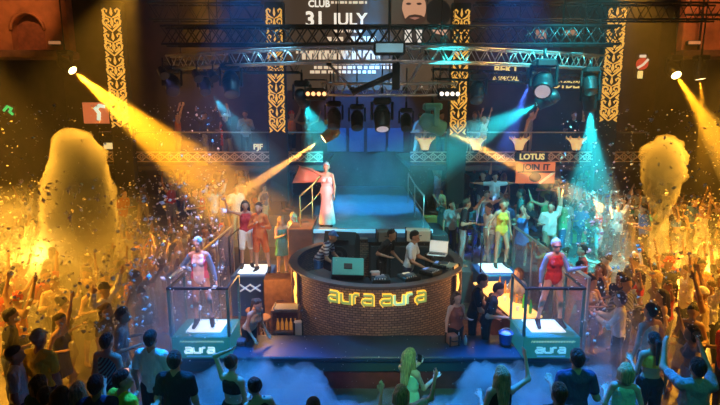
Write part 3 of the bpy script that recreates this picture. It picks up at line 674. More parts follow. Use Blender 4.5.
ring(MB(), BR - .12, BR, .06, BTOP - .04, n=72).build('brick_wall', M_brick, booth)
ring(MB(), BR - .16, BR + .035, BTOP - .04, BTOP, n=72).build('rim', mat('rim_dark', (.16, .12, .10), .5), booth)
MB().lathe([(.01, .5), (BR - .13, .5), (BR - .13, .62), (.01, .62)], 48).build('deck', mat('deck_dark', (.07, .075, .08), .5), booth)
ring(MB(), BR - .62, BR - .17, 1.54, 1.62, -150, 25, 48).build('counter', M_black, booth)
ring(MB(), BR - .60, BR - .58, .62, 1.54, -150, 25, 48).build('counter_front', M_blackm, booth)
def booth_angle(px):   # angle on the front of the booth for a pixel column
    best = None
    for i in range(-1800, 1):
        a = math.radians(i / 10); p = BC + Vector((BR * math.cos(a), BR * math.sin(a), 1.35))
        if p.y > BC.y: continue
        d = abs(proj(p)[0] - px)
        if best is None or d < best[0]: best = (d, a)
    return best[1]
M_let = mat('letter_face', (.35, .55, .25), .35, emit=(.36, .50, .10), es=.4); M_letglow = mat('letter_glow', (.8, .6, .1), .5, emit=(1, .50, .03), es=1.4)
M_let2 = mat('letter_mint', (.45, .75, .55), .35, emit=(.38, .80, .42), es=.65)
for word in ((334.5, 346.5, 357.3, 368.2), (386.5, 398.5, 409.3, 420)):
    for ch, px in zip('aura', word):
        a = booth_angle(px); c = Vector((math.cos(a), math.sin(a), 0)); zc = 1.40
        Mx = Matrix.Translation(c * (BR + .05) + Vector((0, 0, zc))) @ Matrix.Rotation(a + PI / 2, 4, 'Z')
        Mg = Matrix.Translation(c * (BR + .022) + Vector((0, 0, zc))) @ Matrix.Rotation(a + PI / 2, 4, 'Z')
        wd = .185 if ch != 'r' else .12
        sg = aura_letter(ch, wd, .185, .040, .03, Mx).build('sign_letter', M_let2 if px in (398.5, 409.3) else M_let, booth)
        aura_letter(ch, wd + .008, .193, .064, .02, Mg).build('letter_glow', M_letglow, sg)  # glowing back plate stands in for halo light on the bricks
# wavy lit niches on both flanks of the tower
for px, lab in ((297, 0), (456, 1)):
    a = booth_angle(px); c = Vector((math.cos(a), math.sin(a), 0))
    Mx = Matrix.Translation(c * (BR + .03)) @ Matrix.Rotation(a + PI / 2, 4, 'Z')
    lo, hi = (.75, 1.62) if lab == 0 else (.95, 1.6)
    w_ = MB(); pts = [(.05 * math.sin(i * 1.1), lo + (hi - lo) * i / 10) for i in range(11)]
    w_.ribbon(pts, [.05 + .07 * abs(math.sin(i * .8)) for i in range(11)], .03, Mx); w_.build('flank_light', mat('flank_light', (.8, .6, .2), .5, emit=(1, .60, .10), es=1.6), booth)
    fr = MB()
    for g in (-1, 1): fr.ribbon([(g * .17, lo - .05), (g * .15, hi + .02)], .05, .06, Mx)
    fr.build('flank_frame', M_brown, booth)
# ------------------------------------------------------------------ equipment on the booth
def pol(deg, r, z): a = math.radians(deg); return BC + Vector((r * math.cos(a), r * math.sin(a), z))
def mixer(deg, label, group, knobs, wd=.36, lit=(.2, .5, .9)):
    p = pol(deg, BR - .40, 1.62); e = empty('dj_player', p, math.radians(deg + 90)); tag(e, label, 'dj player', group)
    MB().box((0, 0, .05), (wd, .36, .09), bev=.012).build('body', M_black, e)
    MB().lathe([(.01, .094), (.11, .094), (.115, .11), (.10, .118), (.01, .118)], 18, (0, -.04, 0)).build('jog_wheel', mat('jog', (.10, .10, .11), .3), e)
    MB().box((0, .12, .10), (.16, .07, .015), bev=.004).build('display', mat('display_%d' % int(deg * 10 + 2000), (.1, .1, .1), .3, emit=lit, es=.7), e)
    for i in range(knobs): MB().lathe([(.012, 0), (.012, .02), (.008, .024)], 8, (-wd / 2 + .05 + i * .05, -.15, .094)).build('knob', M_white, e)
for deg, lab, lit in ((-88, 'black DJ player on the booth front counter, nearest the camera', (.3, .3, .3)), (-66, 'black DJ player second along the booth counter, before the DJ', (.9, .8, .5)), (-44, 'black DJ player on the right counter beside the DJ', (.15, .35, .9)), (-22, 'black DJ player on the right counter below the open laptop', (.2, .4, .9))):
    mixer(deg, lab, 'DJ players on the booth counter', 5, lit=lit)
# teal wedge monitor
p = at(347.5, 274, 9.42); e = empty('wedge_monitor', Vector((p.x, p.y, 1.62)), math.radians(8)); tag(e, 'teal topped wedge monitor with dark badge on the booth', 'monitor')
q = Matrix.Rotation(math.radians(-38), 3, 'X') @ Matrix.Rotation(math.radians(5), 3, 'Y'); cc = Vector((0, 0, .19))
MB().box(cc, (.66, .26, .40), rot=q, bev=.02).build('cabinet', M_black, e)
MB().box(cc + q @ Vector((0, -.135, 0)), (.63, .02, .37), rot=q, bev=.008).build('grille', M_teal, e)
MB().box(cc + q @ Vector((.0, -.15, 0)), (.17, .02, .12), rot=q, bev=.006).build('badge', M_black, e)
MB().box((0, .05, .02), (.5, .3, .04), bev=.01).build('foot', M_blackm, e)
# big dark speaker behind it
p = at(342, 236, 11.6); e = empty('loudspeaker', Vector((p.x, 11.6, .62)), math.radians(-12)); tag(e, 'large dark slanted loudspeaker at the back of the booth', 'loudspeaker')
MB().prism([(-.30, 0), (.30, 0), (.30, 1.30), (-.18, 1.50), (-.30, 1.2)], .78, Matrix.Rotation(PI / 2, 4, 'Z')).build('cabinet', mat('cab', (.05, .055, .06), .6), e)
for zz, r_ in ((.40, .26), (.95, .20)): MB().lathe([(.02, .0), (r_ * .4, -.02), (r_, .03), (r_ * 1.1, .03), (r_ * 1.1, -.02)], 20, (0, -.31, zz), Matrix.Rotation(PI / 2, 3, 'X')).build('driver', M_blackm, e)
MB().box((0, -.32, 1.31), (.5, .05, .06), bev=.015).build('handle', M_black, e)
# flight cases / chair shape left of the DJ, pale boxes behind
def case(px, py, Y, dims, z, rz, label, m, name='flight_case', cat='case'):
    p = at(px, py, Y); e = empty(name, Vector((p.x, Y, z)), rz); tag(e, label, cat)
    MB().box((0, 0, dims[2] / 2), dims, bev=.02).build('body', m, e)
    for a in (-1, 1):
        for b in (-1, 1): MB().box((a * dims[0] / 2, b * dims[1] / 2, dims[2] / 2), (.03, .03, dims[2] + .01), bev=.006).build('corner_trim', M_blackm, e)
    MB().tube([(-.07, -dims[1] / 2 - .01, dims[2] * .6), (-.06, -dims[1] / 2 - .05, dims[2] * .6), (.06, -dims[1] / 2 - .05, dims[2] * .6), (.07, -dims[1] / 2 - .01, dims[2] * .6)], .01, 6).build('handle', M_black, e)
    return e
e = empty('equipment_rack', (1.0, 11.95, .62)); tag(e, 'low black equipment rack across the back of the booth', 'rack')
MB().box((0, 0, .58), (1.55, .45, 1.12), bev=.02).build('cabinet', M_blackm, e); MB().box((0, 0, 1.15), (1.6, .5, .03), bev=.008).build('rack_top', M_black, e)
for xx in (-.5, 0, .5): MB().box((xx, -.23, .58), (.44, .02, .95), bev=.01).build('front_panel', mat('rack_panel', (.04, .05, .06), .4), e)
case(386, 240, 11.9, (.46, .36, .25), 1.787, .1, 'grey brown case at the back of the booth left of the DJ', mat('case_brown', (.20, .16, .13), .6))
case(418, 240, 11.9, (.62, .36, .28), 1.787, -.05, 'pale boxy case right behind the DJ', mat('case_pale', (.75, .72, .58), .5))
case(375, 284, 9.35, (.20, .16, .16), 1.62, .1, 'small pinkish box on the booth rim between the two signs', mat('case_pink', (.55, .35, .30), .6), 'small_box', 'box')
case(399, 268, 9.9, (.42, .36, .78), .62, .25, 'dark teal case in front of the DJ inside the booth', mat('case_teal', (.03, .08, .08), .6))
# laptop on a stand, second paler lid next to it
def laptop(p, rz, label, size, scr_m, tilt=18):
    e = empty('laptop', p, rz); tag(e, label, 'laptop'); W, D = size
    MB().box((0, 0, .01), (W, D, .02), bev=.006).build('base', M_alu, e)
    MB().box((0, 0, .022), (W * .86, D * .45, .004)).build('keyboard', M_black, e)
    ln = MB(); q = Matrix.Rotation(math.radians(-tilt), 3, 'X'); ln.box(Vector((0, D / 2, .02)) + q @ Vector((0, 0, D / 2)), (W, .016, D), rot=q, bev=.006); l = ln.build('screen_lid', M_white, e)
    MB().box(Vector((0, D / 2 - .010, .02)) + q @ Vector((0, 0, D / 2)), (W * .92, .008, D * .88), rot=q).build('display', scr_m, l)
    return e
D1 = mat('laptop_glow', (.8, .8, .8), .4, emit=(.80, .76, .62), es=.55)
p = at(437, 258, 10.35); ep = pol(5, BR - .4, 1.50)
e = empty('laptop_stand', Vector((p.x, p.y, 1.62)), -.5); tag(e, 'black folding stand under the open white laptop', 'stand')
for xx in (-.14, .14): MB().tube([(xx, -.1, 0), (xx, .02, .20), (xx, .12, .22)], .012, 6).build('leg', M_black, e)
MB().box((0, .0, .21), (.34, .26, .012)).build('tray', M_black, e)
laptop(Vector((p.x, p.y, 1.84)), -.35, 'open white laptop with lit screen on a stand at the booth', (.42, .27), D1)
p = at(452, 262, 10.1); case(449, 260, 10.05, (.34, .30, .10), 1.62, -.6, 'beige flat box on the counter right of the laptop', mat('case_beige', (.62, .55, .36), .6), 'storage_box', 'box')
# ------------------------------------------------------------------ front podiums with aura boxes and glass rails
def podium(px0, px1, label, letterm):
    a, b = at(px0, 335, 7.86), at(px1, 335, 7.86); x0, x1 = a.x, b.x; W = x1 - x0; c = (x0 + x1) / 2; top = 1.07; D = .78
    r = empty('podium', (c, 7.86 + D / 2, .66)); tag(r, label, 'podium')
    h = top - .66
    MB().box((0, 0, h / 2 + .0), (W, D, h), bev=.015).build('aura_box', M_tealbox, r)
    MB().box((0, .04, h + .012), (W * .62, D * .68, .02), bev=.005).build('lit_floor', M_litwhite, r)
    for i, ch in enumerate('aura'):
        aura_letter(ch, .112 if ch != 'r' else .075, .095, .026, .02, Matrix.Translation(((-.215, -.07, .055, .18)[i], -D / 2 - .012, h * .40))).build('letter', letterm, r)
    o = MB(); T = Matrix.Translation((0, -D / 2 - .006, h * .78))
    for i in range(16): o.ribbon([((-.36 + i * .048), -.02), ((-.345 + i * .048), .02), ((-.325 + i * .048), -.01), ((-.315 + i * .048), .012)], .010, .01, T)
    o.build('ornament_line', mat('ornament_line', (.5, .8, .6), .5, emit=(.3, .65, .5), es=.4), r)
    o = MB(); o.box((0, -D / 2 - .006, h * .12), (W * .5, .012, .02)); o.build('underline', mat('underline', (.1, .4, .7), .5, emit=(.05, .3, .7), es=.5), r)
    H = .88
    for xx in (-W / 2, W / 2): MB().box((xx, -D / 2 + .01, h + H / 2), (.045, .045, H), bev=.008).build('post', mat('rail_teal', (.05, .17, .18), .4), r)
    for xx in (-W / 2, W / 2): MB().box((xx, D / 2 - .02, h + H / 2), (.045, .045, H), bev=.008).build('post', mat('rail_teal', (.05, .17, .18), .4), r)
    MB().box((0, -D / 2 + .01, h + H), (W + .06, .055, .045), bev=.01).build('top_rail', M_black, r)
    for xx in (-W / 2, W / 2): MB().box((xx, 0, h + H), (.05, D, .045), bev=.01).build('top_rail', M_black, r)
    MB().box((0, -D / 2 + .01, h + H / 2), (W - .05, .012, H - .05)).build('glass_panel', M_glass, r)
    return c, 7.86 + D / 2, top + .02
PL = podium(171, 229, 'left front glass podium with teal aura box', mat('aura_letters', (.7, .85, .9), .5, emit=(.55, .85, .95), es=.9))
PR = podium(524, 581, 'right front glass podium with green aura box', mat('aura_letters_blue', (.3, .6, .8), .5, emit=(.15, .55, .75), es=.8))
def back_podium(px, Y, label, W=.95):
    c = at(px, 262, Y); r = empty('podium', (c.x, Y, .06)); tag(r, label, 'podium'); top = 1.08
    MB().box((0, 0, (top - .06) / 2), (W, 1.0, top - .06), bev=.02).build('body', mat('podium_blue', (.02, .09, .30), .4), r)
    MB().box((0, 0, top - .03), (W * .72, .72, .03), bev=.006).build('lit_floor', M_litwhite, r)
    x = MB(); T = Matrix.Translation((0, -.51, .72))
    x.ribbon([(-.25, -.07), (0, .10), (.25, -.07)], .035, .02, T); x.ribbon([(-.25, .10), (0, -.07), (.25, .10)], .035, .02, T); x.build('crossed_emblem', mat('emblem', (.7, .8, .9), .5, emit=(.4, .6, .9), es=.5), r)
    MB().tube([(-W / 2, -.45, top), (-W / 2, -.45, top + .9), (-W / 2, .45, top + .9), (-W / 2, .45, top)], .02, 8).build('side_rail', M_black, r)
    return c.x, Y, top + .0
PL2 = back_podium(254, 11.6, 'blue rear podium with white lit top left of the booth')
PR2 = back_podium(495, 11.7, 'blue rear podium with white lit top right of the booth')
# acrylic balustrades along both sides of the stage
for sx, x, lab in ((-1, -3.42, 'hazy acrylic balustrade along the left side of the stage'), (1, 4.12, 'hazy acrylic balustrade along the right side of the stage')):
    r = empty('balustrade', (x, 10.4, 0)); tag(r, lab, 'balustrade')
    for i in range(3): MB().box((0, -1.42 + i * 1.42, 1.1), (.02, 1.36, 1.75)).build('acrylic_panel', M_mesh, r)
    for i in range(4): MB().box((0, -2.13 + i * 1.42, 1.0), (.05, .05, 2.0), bev=.01).build('post', M_alu, r)
    MB().box((0, 0, 2.0), (.06, 4.32, .05), bev=.012).build('top_rail', M_alu, r)
# stair rails by the upper stage
def rail(pts, label, m):
    r = empty('stair_rail', pts[0]); tag(r, label, 'railing'); o = Vector(pts[0]); q = [Vector(p) - o for p in pts]
    MB().tube(q, .025, 8).build('handrail', m, r)
    MB().tube([p - Vector((0, 0, .45)) for p in q], .015, 6).build('mid_rail', m, r)
    for p in q: MB().tube([p - Vector((0, 0, .95)), p], .02, 6).build('post', m, r)
rail([(at(300, 202, 13).x, 13.0, 2.75), (at(312, 180, 13.3).x, 13.3, 3.0), (at(322, 165, 13.6).x, 13.6, 3.3)], 'yellow stair rail left of the upper stage', mat('rail_yellow', (.6, .45, .15), .5))
rail([(at(424, 193, 13.0).x, 13.0, 2.75), (at(416, 170, 14.0).x, 14.2, 2.9), (at(410, 155, 15.0).x, 15.4, 3.1)], 'pale stair rail right of the upper stage', M_alu)
# ------------------------------------------------------------------ service pit, left: shelf unit, stool, bags; right: lit bar counter
c = at(286, 318, 9.35); e = empty('shelf_unit', (c.x, 9.5, .06)); tag(e, 'worn wooden shelf unit with row of amber bottles left of the booth', 'shelf')
for xx in (-.28, .28): MB().box((xx, 0, .45), (.05, .42, .90), bev=.01).build('side_panel', M_wood, e)
for zz in (.06, .42, .88): MB().box((0, 0, zz), (.60, .44, .045), bev=.008).build('shelf', M_wood, e)
MB().box((0, .20, .45), (.56, .02, .86)).build('back_panel', M_brown, e)
M_amber = mat('amber_glass', (.55, .22, .03), .2, emit=(.8, .28, .03), es=.35)  # emission stands in for warm light caught in the bottles
def bottle(p, m, h, label, group, liq=None):
    e = MB().lathe([(.03, 0), (.032, .01), (.032, h * .6), (.012, h * .78), (.011, h), (.001, h)], 10).build('bottle', m); e.location = p; tag(e, label, 'bottle', group)
    MB().lathe([(.013, h - .005), (.013, h + .02), (.001, h + .02)], 8).build('cap', M_black, e); return e
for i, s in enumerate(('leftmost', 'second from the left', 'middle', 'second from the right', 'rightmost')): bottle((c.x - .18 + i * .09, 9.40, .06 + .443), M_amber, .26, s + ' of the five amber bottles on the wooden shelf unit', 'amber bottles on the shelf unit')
e2 = empty('tray', (c.x, 9.45, .06 + .905)); tag(e2, 'grey tray lying on top of the wooden shelf unit', 'tray'); MB().box((0, 0, .012), (.5, .32, .022), bev=.008).build('base', mat('tray_grey', (.35, .33, .35), .4), e2)
for g in (-1, 1): MB().box((g * .25, 0, .03), (.015, .32, .05), bev=.004).build('lip', M_alu, e2)
p = at(283, 268, 10.9); case(281, 268, 10.6, (.75, .5, 1.2), .06, .05, 'tall brown crate behind the wooden shelf unit', mat('crate_brown', (.30, .14, .05), .7, var=.3), 'crate', 'crate')
def stool(p, label, h=.75):
    e = empty('bar_stool', p); tag(e, label, 'stool', 'bar stools in the service pit')
    MB().lathe([(.01, h - .06), (.17, h - .06), (.19, h - .02), (.17, h), (.01, h)], 18).build('seat', mat('stool_seat', (.40, .2, .09), .6), e)
    for k in range(4):
        a = PI / 4 + k * PI / 2; MB().tube([(.12 * math.cos(a), .12 * math.sin(a), h - .06), (.22 * math.cos(a), .22 * math.sin(a), 0)], .018, 6).build('leg', M_wood, e)
    MB().tube([(.18 * math.cos(q), .18 * math.sin(q), .25) for q in [k * PI / 8 for k in range(17)]], .01, 6, cap=False).build('foot_ring', M_alu, e)
c = at(262, 318, 9.3); stool((c.x, 9.35, .06), 'brown bar stool left of the wooden shelf unit')
c = at(258, 322, 8.95); stool((c.x - .25, 9.75, .06), 'brown bar stool behind the left podium')
def bag(p, rz, label, m):
    e = empty('bag', p, rz); tag(e, label, 'bag'); MB().lathe([(.10, 0), (.20, .02), (.23, .12), (.20, .26), (.10, .32), (.02, .33)], 16, sx=1.35, sy=.75).build('body', m, e)
    MB().tube([(-.15, 0, .27), (-.10, .0, .44), (.10, 0, .44), (.15, 0, .27)], .014, 6).build('handle', M_brown, e)
c = at(249, 335, 9.0); bag((c.x, 8.98, .06), .3, 'tan leather bag on the pit floor by the left podium', mat('bag_tan', (.58, .30, .12), .6))
c = at(281, 338, 9.0); bag((c.x, 9.0, .06), -.2, 'pale canvas bag in front of the wooden shelf unit', mat('bag_pale', (.62, .50, .45), .7))
c = at(292, 322, 9.0); case(298, 322, 9.0, (.16, .16, .8), .06, .2, 'small white topped stand beside the booth wall', mat('stand_white', (.5, .45, .45), .5), 'side_table', 'table')
# bar counter, glowing warm, running back from the front edge
a = at(527, 325, 8.95); b = at(484, 272, 11.2); P0_ = Vector((a.x, 8.95, 0)); P1_ = Vector((b.x, 11.0, 0)); d = P1_ - P0_; L = d.length; rz = math.atan2(d.y, d.x)
e = empty('bar_counter', ((P0_ + P1_) / 2 + Vector((0, 0, .06))), rz); tag(e, 'long bar counter with warm glowing top behind the right podium', 'bar counter')
MB().box((0, 0, .44), (L, .42, .88), bev=.02).build('body', M_brown, e); MB().box((0, 0, .90), (L + .04, .62, .05), bev=.012).build('glowing_top', mat('bar_glow', (.9, .6, .2), .4, emit=(1, .50, .12), es=1.5), e)
MB().box((0, -.27, 1.0), (L, .02, .2)).build('splash_guard', M_glass, e)
def oncounter(t, off): q = P0_ + d * t; n = Vector((-d.y, d.x, 0)).normalized(); return q + n * off + Vector((0, 0, .06 + .925))
M_green = mat('green_glass', (.05, .4, .06), .15, emit=(.05, .5, .05), es=.3)  # emission stands in for bar light in the green glass
order = ('nearest the camera', 'second from the front', 'third from the front', 'fourth from the front', 'fifth from the front', 'farthest back')
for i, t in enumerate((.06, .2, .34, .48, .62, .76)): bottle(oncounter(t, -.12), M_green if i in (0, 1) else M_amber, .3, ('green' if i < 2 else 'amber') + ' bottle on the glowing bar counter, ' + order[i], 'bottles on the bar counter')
for i, t in enumerate((.13, .27, .41, .55)):
    g = MB().lathe([(.028, 0), (.036, .10), (.033, .10), (.026, .01)], 10).build('glass', mat('tumbler_%d' % i, (.8, .8, .8), .1, emit=(.9, .6, .3), es=.3)); g.location = oncounter(t, .08); tag(g, ('tumbler on the glowing bar counter, ' + order[i]), 'glass', 'tumblers on the bar counter')  # tumblers emit a little in place of bar light on them
c = at(505, 336, 8.45); e = empty('ice_bucket', (c.x, 8.42, .66)); tag(e, 'blue ice bucket on the stage front edge beside the right podium', 'bucket')
MB().lathe([(.09, 0), (.10, .01), (.13, .22), (.14, .23), (.125, .23), (.09, .02)], 18).build('pail', mat('bucket_blue', (.03, .18, .65), .3), e); MB().lathe([(.11, .20), (.08, .235), (.02, .25), (.001, .25)], 12).build('ice', mat('ice', (.7, .8, .9), .2), e)
MB().tube([(.135 * math.cos(q), 0, .20 + .12 * math.sin(q)) for q in [k * PI / 8 for k in range(9)]], .008, 6).build('handle', M_alu, e)
for i, (px, h_, lab) in enumerate(((460, .26, 'left of the small bottles on the stage edge'), (467, .2, 'right of the small bottles on the stage edge'))):
    q = on(px, 348, .66); bottle((q.x, 8.4, .66), mat('clear_bottle_%d' % i, (.35, .45, .5), .15), h_, lab, 'small bottles on the stage edge')
q = on(452, 350, .66); case(452, 350, 8.42, (.18, .18, .2), .66, .3, 'small brown box on the stage edge below the booth', mat('box_rust', (.35, .16, .08), .7), 'small_box', 'box')
q = on(238, 345, .66); case(238, 345, 8.42, (.30, .2, .1), .66, .1, 'flat dark box on the stage edge beside the left podium', mat('box_slate', (.05, .07, .12), .6), 'small_box', 'box')
# sofas on the right terrace
def sofa(p, rz, label, m):
    e = empty('sofa', p, rz); tag(e, label, 'sofa', 'sofas on the right terrace')
    MB().box((0, 0, .22), (1.7, .75, .30), bev=.05).build('seat', m, e); MB().box((0, .32, .55), (1.7, .16, .6), bev=.06).build('backrest', m, e)
    for g in (-1, 1): MB().box((g * .80, 0, .36), (.16, .75, .42), bev=.05).build('armrest', m, e)
    for gx in (-1, 1):
        for gy in (-1, 1): MB().box((gx * .7, gy * .3, .04), (.06, .06, .08)).build('leg', M_black, e)
MS = mat('sofa_lime', (.28, .36, .10), .7)
for i, (x, y, lab) in enumerate(((2.8, 15.0, 'lime sofa on the right terrace nearest the stage'), (4.7, 15.1, 'lime sofa on the right terrace behind the yellow dancer'), (6.7, 15.0, 'lime sofa on the right terrace farthest from the stage'))): sofa((x, y, .9), .05 * (i - 1), lab, MS)
def cafe_table(p, label):
    e = empty('low_table', p); tag(e, label, 'table', 'low tables on the right terrace')
    MB().lathe([(.01, .58), (.34, .58), (.35, .60), (.34, .62), (.01, .62)], 20).build('table_top', M_black, e); MB().tube([(0, 0, .03), (0, 0, .58)], .04, 8).build('pedestal', M_alu, e); MB().lathe([(.01, 0), (.24, 0), (.22, .03), (.01, .04)], 16).build('base', M_black, e)
for x, y, lab in ((3.2, 14.0, 'round low table in front of the nearest lime sofa'), (5.1, 13.6, 'round low table in front of the middle lime sofa'), (6.9, 13.6, 'round low table in front of the farthest lime sofa')): cafe_table((x, y, .9), lab)
# ------------------------------------------------------------------ trusses
def truss(paths_top, paths_bot, label, m, r=.025, pitch=.4, name='lighting_truss'):
    """box truss between two paths (each a list of centre points); width .3"""
    o = Vector(paths_top[0]); e = empty(name, o); tag(e, label, 'truss')
    T = [Vector(p) - o for p in paths_top]; Bm = [Vector(p) - o for p in paths_bot]; wv = Vector((0, .15, 0))
    ch = {}
    for P, nm in ((T, 't'), (Bm, 'b')):
        for s in (-1, 1): ch[(nm, s)] = [p + wv * s for p in P]; MB().tube(ch[(nm, s)], r, 8).build('chord', m, e)
    def samp(path, u):
        ls = [(path[i + 1] - path[i]).length for i in range(len(path) - 1)]; t = u * sum(ls)
        for i, l in enumerate(ls):
            if t <= l or i == len(ls) - 1: return path[i].lerp(path[i + 1], min(1, t / l))
            t -= l
    Ln = sum((T[i + 1] - T[i]).length for i in range(len(T) - 1)); n = max(2, round(Ln / pitch)); br = MB()
    for s in (-1, 1):
        for i in range(n):
            a, b = i / n, (i + 1) / n
            br.tube([samp(ch[('t', s)], a), samp(ch[('b', s)], (a + b) / 2)], r * .45, 5); br.tube([samp(ch[('b', s)], (a + b) / 2), samp(ch[('t', s)], b)], r * .45, 5)
            if pitch > .5 and m is M_black: br.tube([samp(ch[('b', s)], a), samp(ch[('t', s)], (a + b) / 2)], r * .5, 5); br.tube([samp(ch[('t', s)], (a + b) / 2), samp(ch[('b', s)], b)], r * .5, 5)
    for nm in ('t', 'b'):
        for i in range(n): br.tube([samp(ch[(nm, -1)], i / n), samp(ch[(nm, 1)], (i + .5) / n)], r * .5, 5)
    br.build('bracing', m, e)
    for u in (.12, .5, .88):
        q = samp(T, u); MB().tube([q, (q.x, q.y, 10.97 - o.z)], .012, 5).build('hoist_cable', M_black, e)
    return e
a, b = at(163, 27, 11), at(618, 27, 11); zb = at(360, 45, 11).z
truss([(a.x, 11, a.z), (b.x, 11, a.z)], [(a.x, 11, zb), (b.x, 11, zb)], 'long straight black truss in front of the big screen', M_black, .03, .52)
pt, pb = [], []
for i in range(13):
    px = 168 + (602 - 168) * i / 12; u = (i - 6) / 6; Y = 10.2 + 1.5 * u * u; pyt = 48 + 6.5 * u * u
    q = at(px, pyt, Y); pt.append((q.x, Y, 6.27)); pb.append((q.x, Y, 5.98))
truss(pt, pb, 'curved aluminium truss with zigzag bracing below the black truss', M_alu, .024, .36)
a, b = at(322, 84, 10.6), at(456, 84, 10.6)
truss([(a.x, 10.6, 5.57), (b.x, 10.6, 5.57)], [(a.x, 10.6, 5.33), (b.x, 10.6, 5.33)], 'short lower aluminium truss hanging above the booth', M_alu, .02, .26)
a, b = at(432, 69, 12.6), at(602, 76, 12.6)
truss([(a.x, 12.6, a.z), (b.x, 12.6, b.z)], [(a.x, 12.6, a.z - .24), (b.x, 12.6, b.z - .24)], 'thin straight truss behind the curved truss on the right', M_black, .02, .3)
a, b = at(165, 62, 12.2), at(300, 70, 12.2)
truss([(a.x, 12.2, a.z), (b.x, 12.2, a.z)], [(a.x, 12.2, a.z - .25), (b.x, 12.2, a.z - .25)], 'thin straight dark truss behind the curved truss on the left', M_black, .022, .3)
for p0, p1, lab in ((150, 262, 'dark truss along the top edge left of the screen'), (474, 720, 'dark truss along the top edge right of the screen')):
    a, b = at(p0, 4, 13), at(p1, 4, 13)
    truss([(a.x, 13, a.z), (b.x, 13, a.z)], [(a.x, 13, a.z - .4), (b.x, 13, a.z - .4)], lab, M_black, .025, .45)
for (p0, p1, y0, y1, lab) in ((329, 352, 64, 89, 'left slanting steel strut between curved and short truss'), (427, 405, 53, 89, 'right slanting steel strut between curved and short truss')):
    a, b = at(p0, y0, 10.35), at(p1, y1, 10.5); e = empty('truss_strut', a); tag(e, lab, 'strut'); MB().tube([(0, 0, 0), b - a], .032, 8).build('tube', M_alu, e)
    for q in (Vector((0, 0, 0)), b - a): MB().lathe([(.05, -.04), (.055, 0), (.05, .04)], 10, q).build('clamp', M_black, e)
# ------------------------------------------------------------------ fixtures
def blackbody(): return M_black
def moving_head(px, py, Y, tgt, label, m=None, s=1.0, lens=None, lensR=1.0):
    HEAD_S[0] = s; c = at(px, py, Y); m = m or M_black; e = empty('moving_head_light', c); tag(e, label, 'stage light')
    d = (Vector(tgt) - c).normalized()
    up = .34 * s
    MB().box((0, 0, up), (.36 * s, .30 * s, .14 * s), bev=.03 * s).build('base', m, e)
    MB().tube([(0, 0, up + .05 * s), (0, 0, up + .25 * s)], .03 * s, 8).build('clamp', M_black, e)
    ztop = 10.97 if Y > 13.2 or c.z > 6.0 else 6.0
    if ztop - c.z > up + .2: MB().tube([(0, 0, up), (0, 0, ztop - c.z)], .018, 6).build('drop_pole', M_black, e)
    hd = Vector((d.x, d.y, 0)); hd = hd.normalized() if hd.length > .05 else Vector((0, -1, 0)); lat = Vector((-hd.y, hd.x, 0))
    for g in (-1, 1):
        q = MB(); Mr = Matrix((lat, hd, Vector((0, 0, 1)))).transposed()
        q.box(lat * g * .21 * s + Vector((0, 0, .14 * s)), (.05 * s, .12 * s, .38 * s), rot=Mr, bev=.02 * s); q.build('yoke_arm', m, e)
    M3 = rot_to(d)
    h = MB(); h.lathe([(.06, -.26), (.13, -.24), (.17, -.12), (.165, .06), (.15, .20), (.155, .26), (.13, .26)], 18, (0, 0, 0), M3)
    h.v = [(x * s, y * s, z * s) for x, y, z in h.v]; hb = h.build('head', m, e)
    l = MB(); l.lathe([(.001, .272), (.08, .269), (.125, .262)], 16, (0, 0, 0), M3, cap=False); l.v = [(x * s, y * s, z * s) for x, y, z in l.v]; l.build('lens', lens or mat('lens_dark', (.05, .06, .08), .1), hb)
    r = MB()
    for k in range(3): r.lathe([(.172 - k * .004, -.10 + k * .06), (.182 - k * .004, -.085 + k * .06), (.172 - k * .004, -.07 + k * .06)], 18, (0, 0, 0), M3, cap=False)
    r.v = [(x * s, y * s, z * s) for x, y, z in r.v]; r.build('cooling_ring', m, hb)
    return c, d
def lensmat(n, c, s): return mat(n, c, .3, emit=c, es=s)
BEAMS = []
M_beam = {}; HEAD_S = [1.0]
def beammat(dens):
    m = bpy.data.materials.new('beam_haze_cone'); m.use_nodes = True; nt = m.node_tree; nt.nodes.remove(nt.nodes['Principled BSDF']); N = nt.nodes.new; L = nt.links.new
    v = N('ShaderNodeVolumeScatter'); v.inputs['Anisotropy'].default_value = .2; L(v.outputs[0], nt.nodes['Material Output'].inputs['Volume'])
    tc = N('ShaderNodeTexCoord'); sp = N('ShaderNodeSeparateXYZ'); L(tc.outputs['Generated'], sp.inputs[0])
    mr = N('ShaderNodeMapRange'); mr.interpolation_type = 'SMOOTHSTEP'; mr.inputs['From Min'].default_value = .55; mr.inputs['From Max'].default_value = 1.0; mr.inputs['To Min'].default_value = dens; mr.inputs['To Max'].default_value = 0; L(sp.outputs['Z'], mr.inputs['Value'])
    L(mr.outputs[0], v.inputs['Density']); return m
def light_beam(c, d, ang, L, label, dens):  # denser haze shaped as a cone so the lamp's beam shows
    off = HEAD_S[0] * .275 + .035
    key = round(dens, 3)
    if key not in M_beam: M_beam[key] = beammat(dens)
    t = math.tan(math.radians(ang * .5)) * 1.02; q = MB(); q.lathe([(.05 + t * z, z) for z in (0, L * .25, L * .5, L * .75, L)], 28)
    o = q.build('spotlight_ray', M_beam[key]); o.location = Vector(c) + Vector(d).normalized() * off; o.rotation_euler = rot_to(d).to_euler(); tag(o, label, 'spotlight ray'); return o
def beam(c, d, col, power, ang, blend=.35, off=None, rad=.03):
    off = HEAD_S[0] * .28 + .04 if off is None else off
    l = bpy.data.lights.new('beam', 'SPOT'); l.energy = power; l.color = col; l.spot_size = math.radians(ang); l.spot_blend = blend; l.shadow_soft_size = rad
    o = bpy.data.objects.new('beam_lamp', l); link(o); o.location = Vector(c) + Vector(d).normalized() * off; o.rotation_euler = Vector(d).to_track_quat('-Z', 'Y').to_euler(); return o
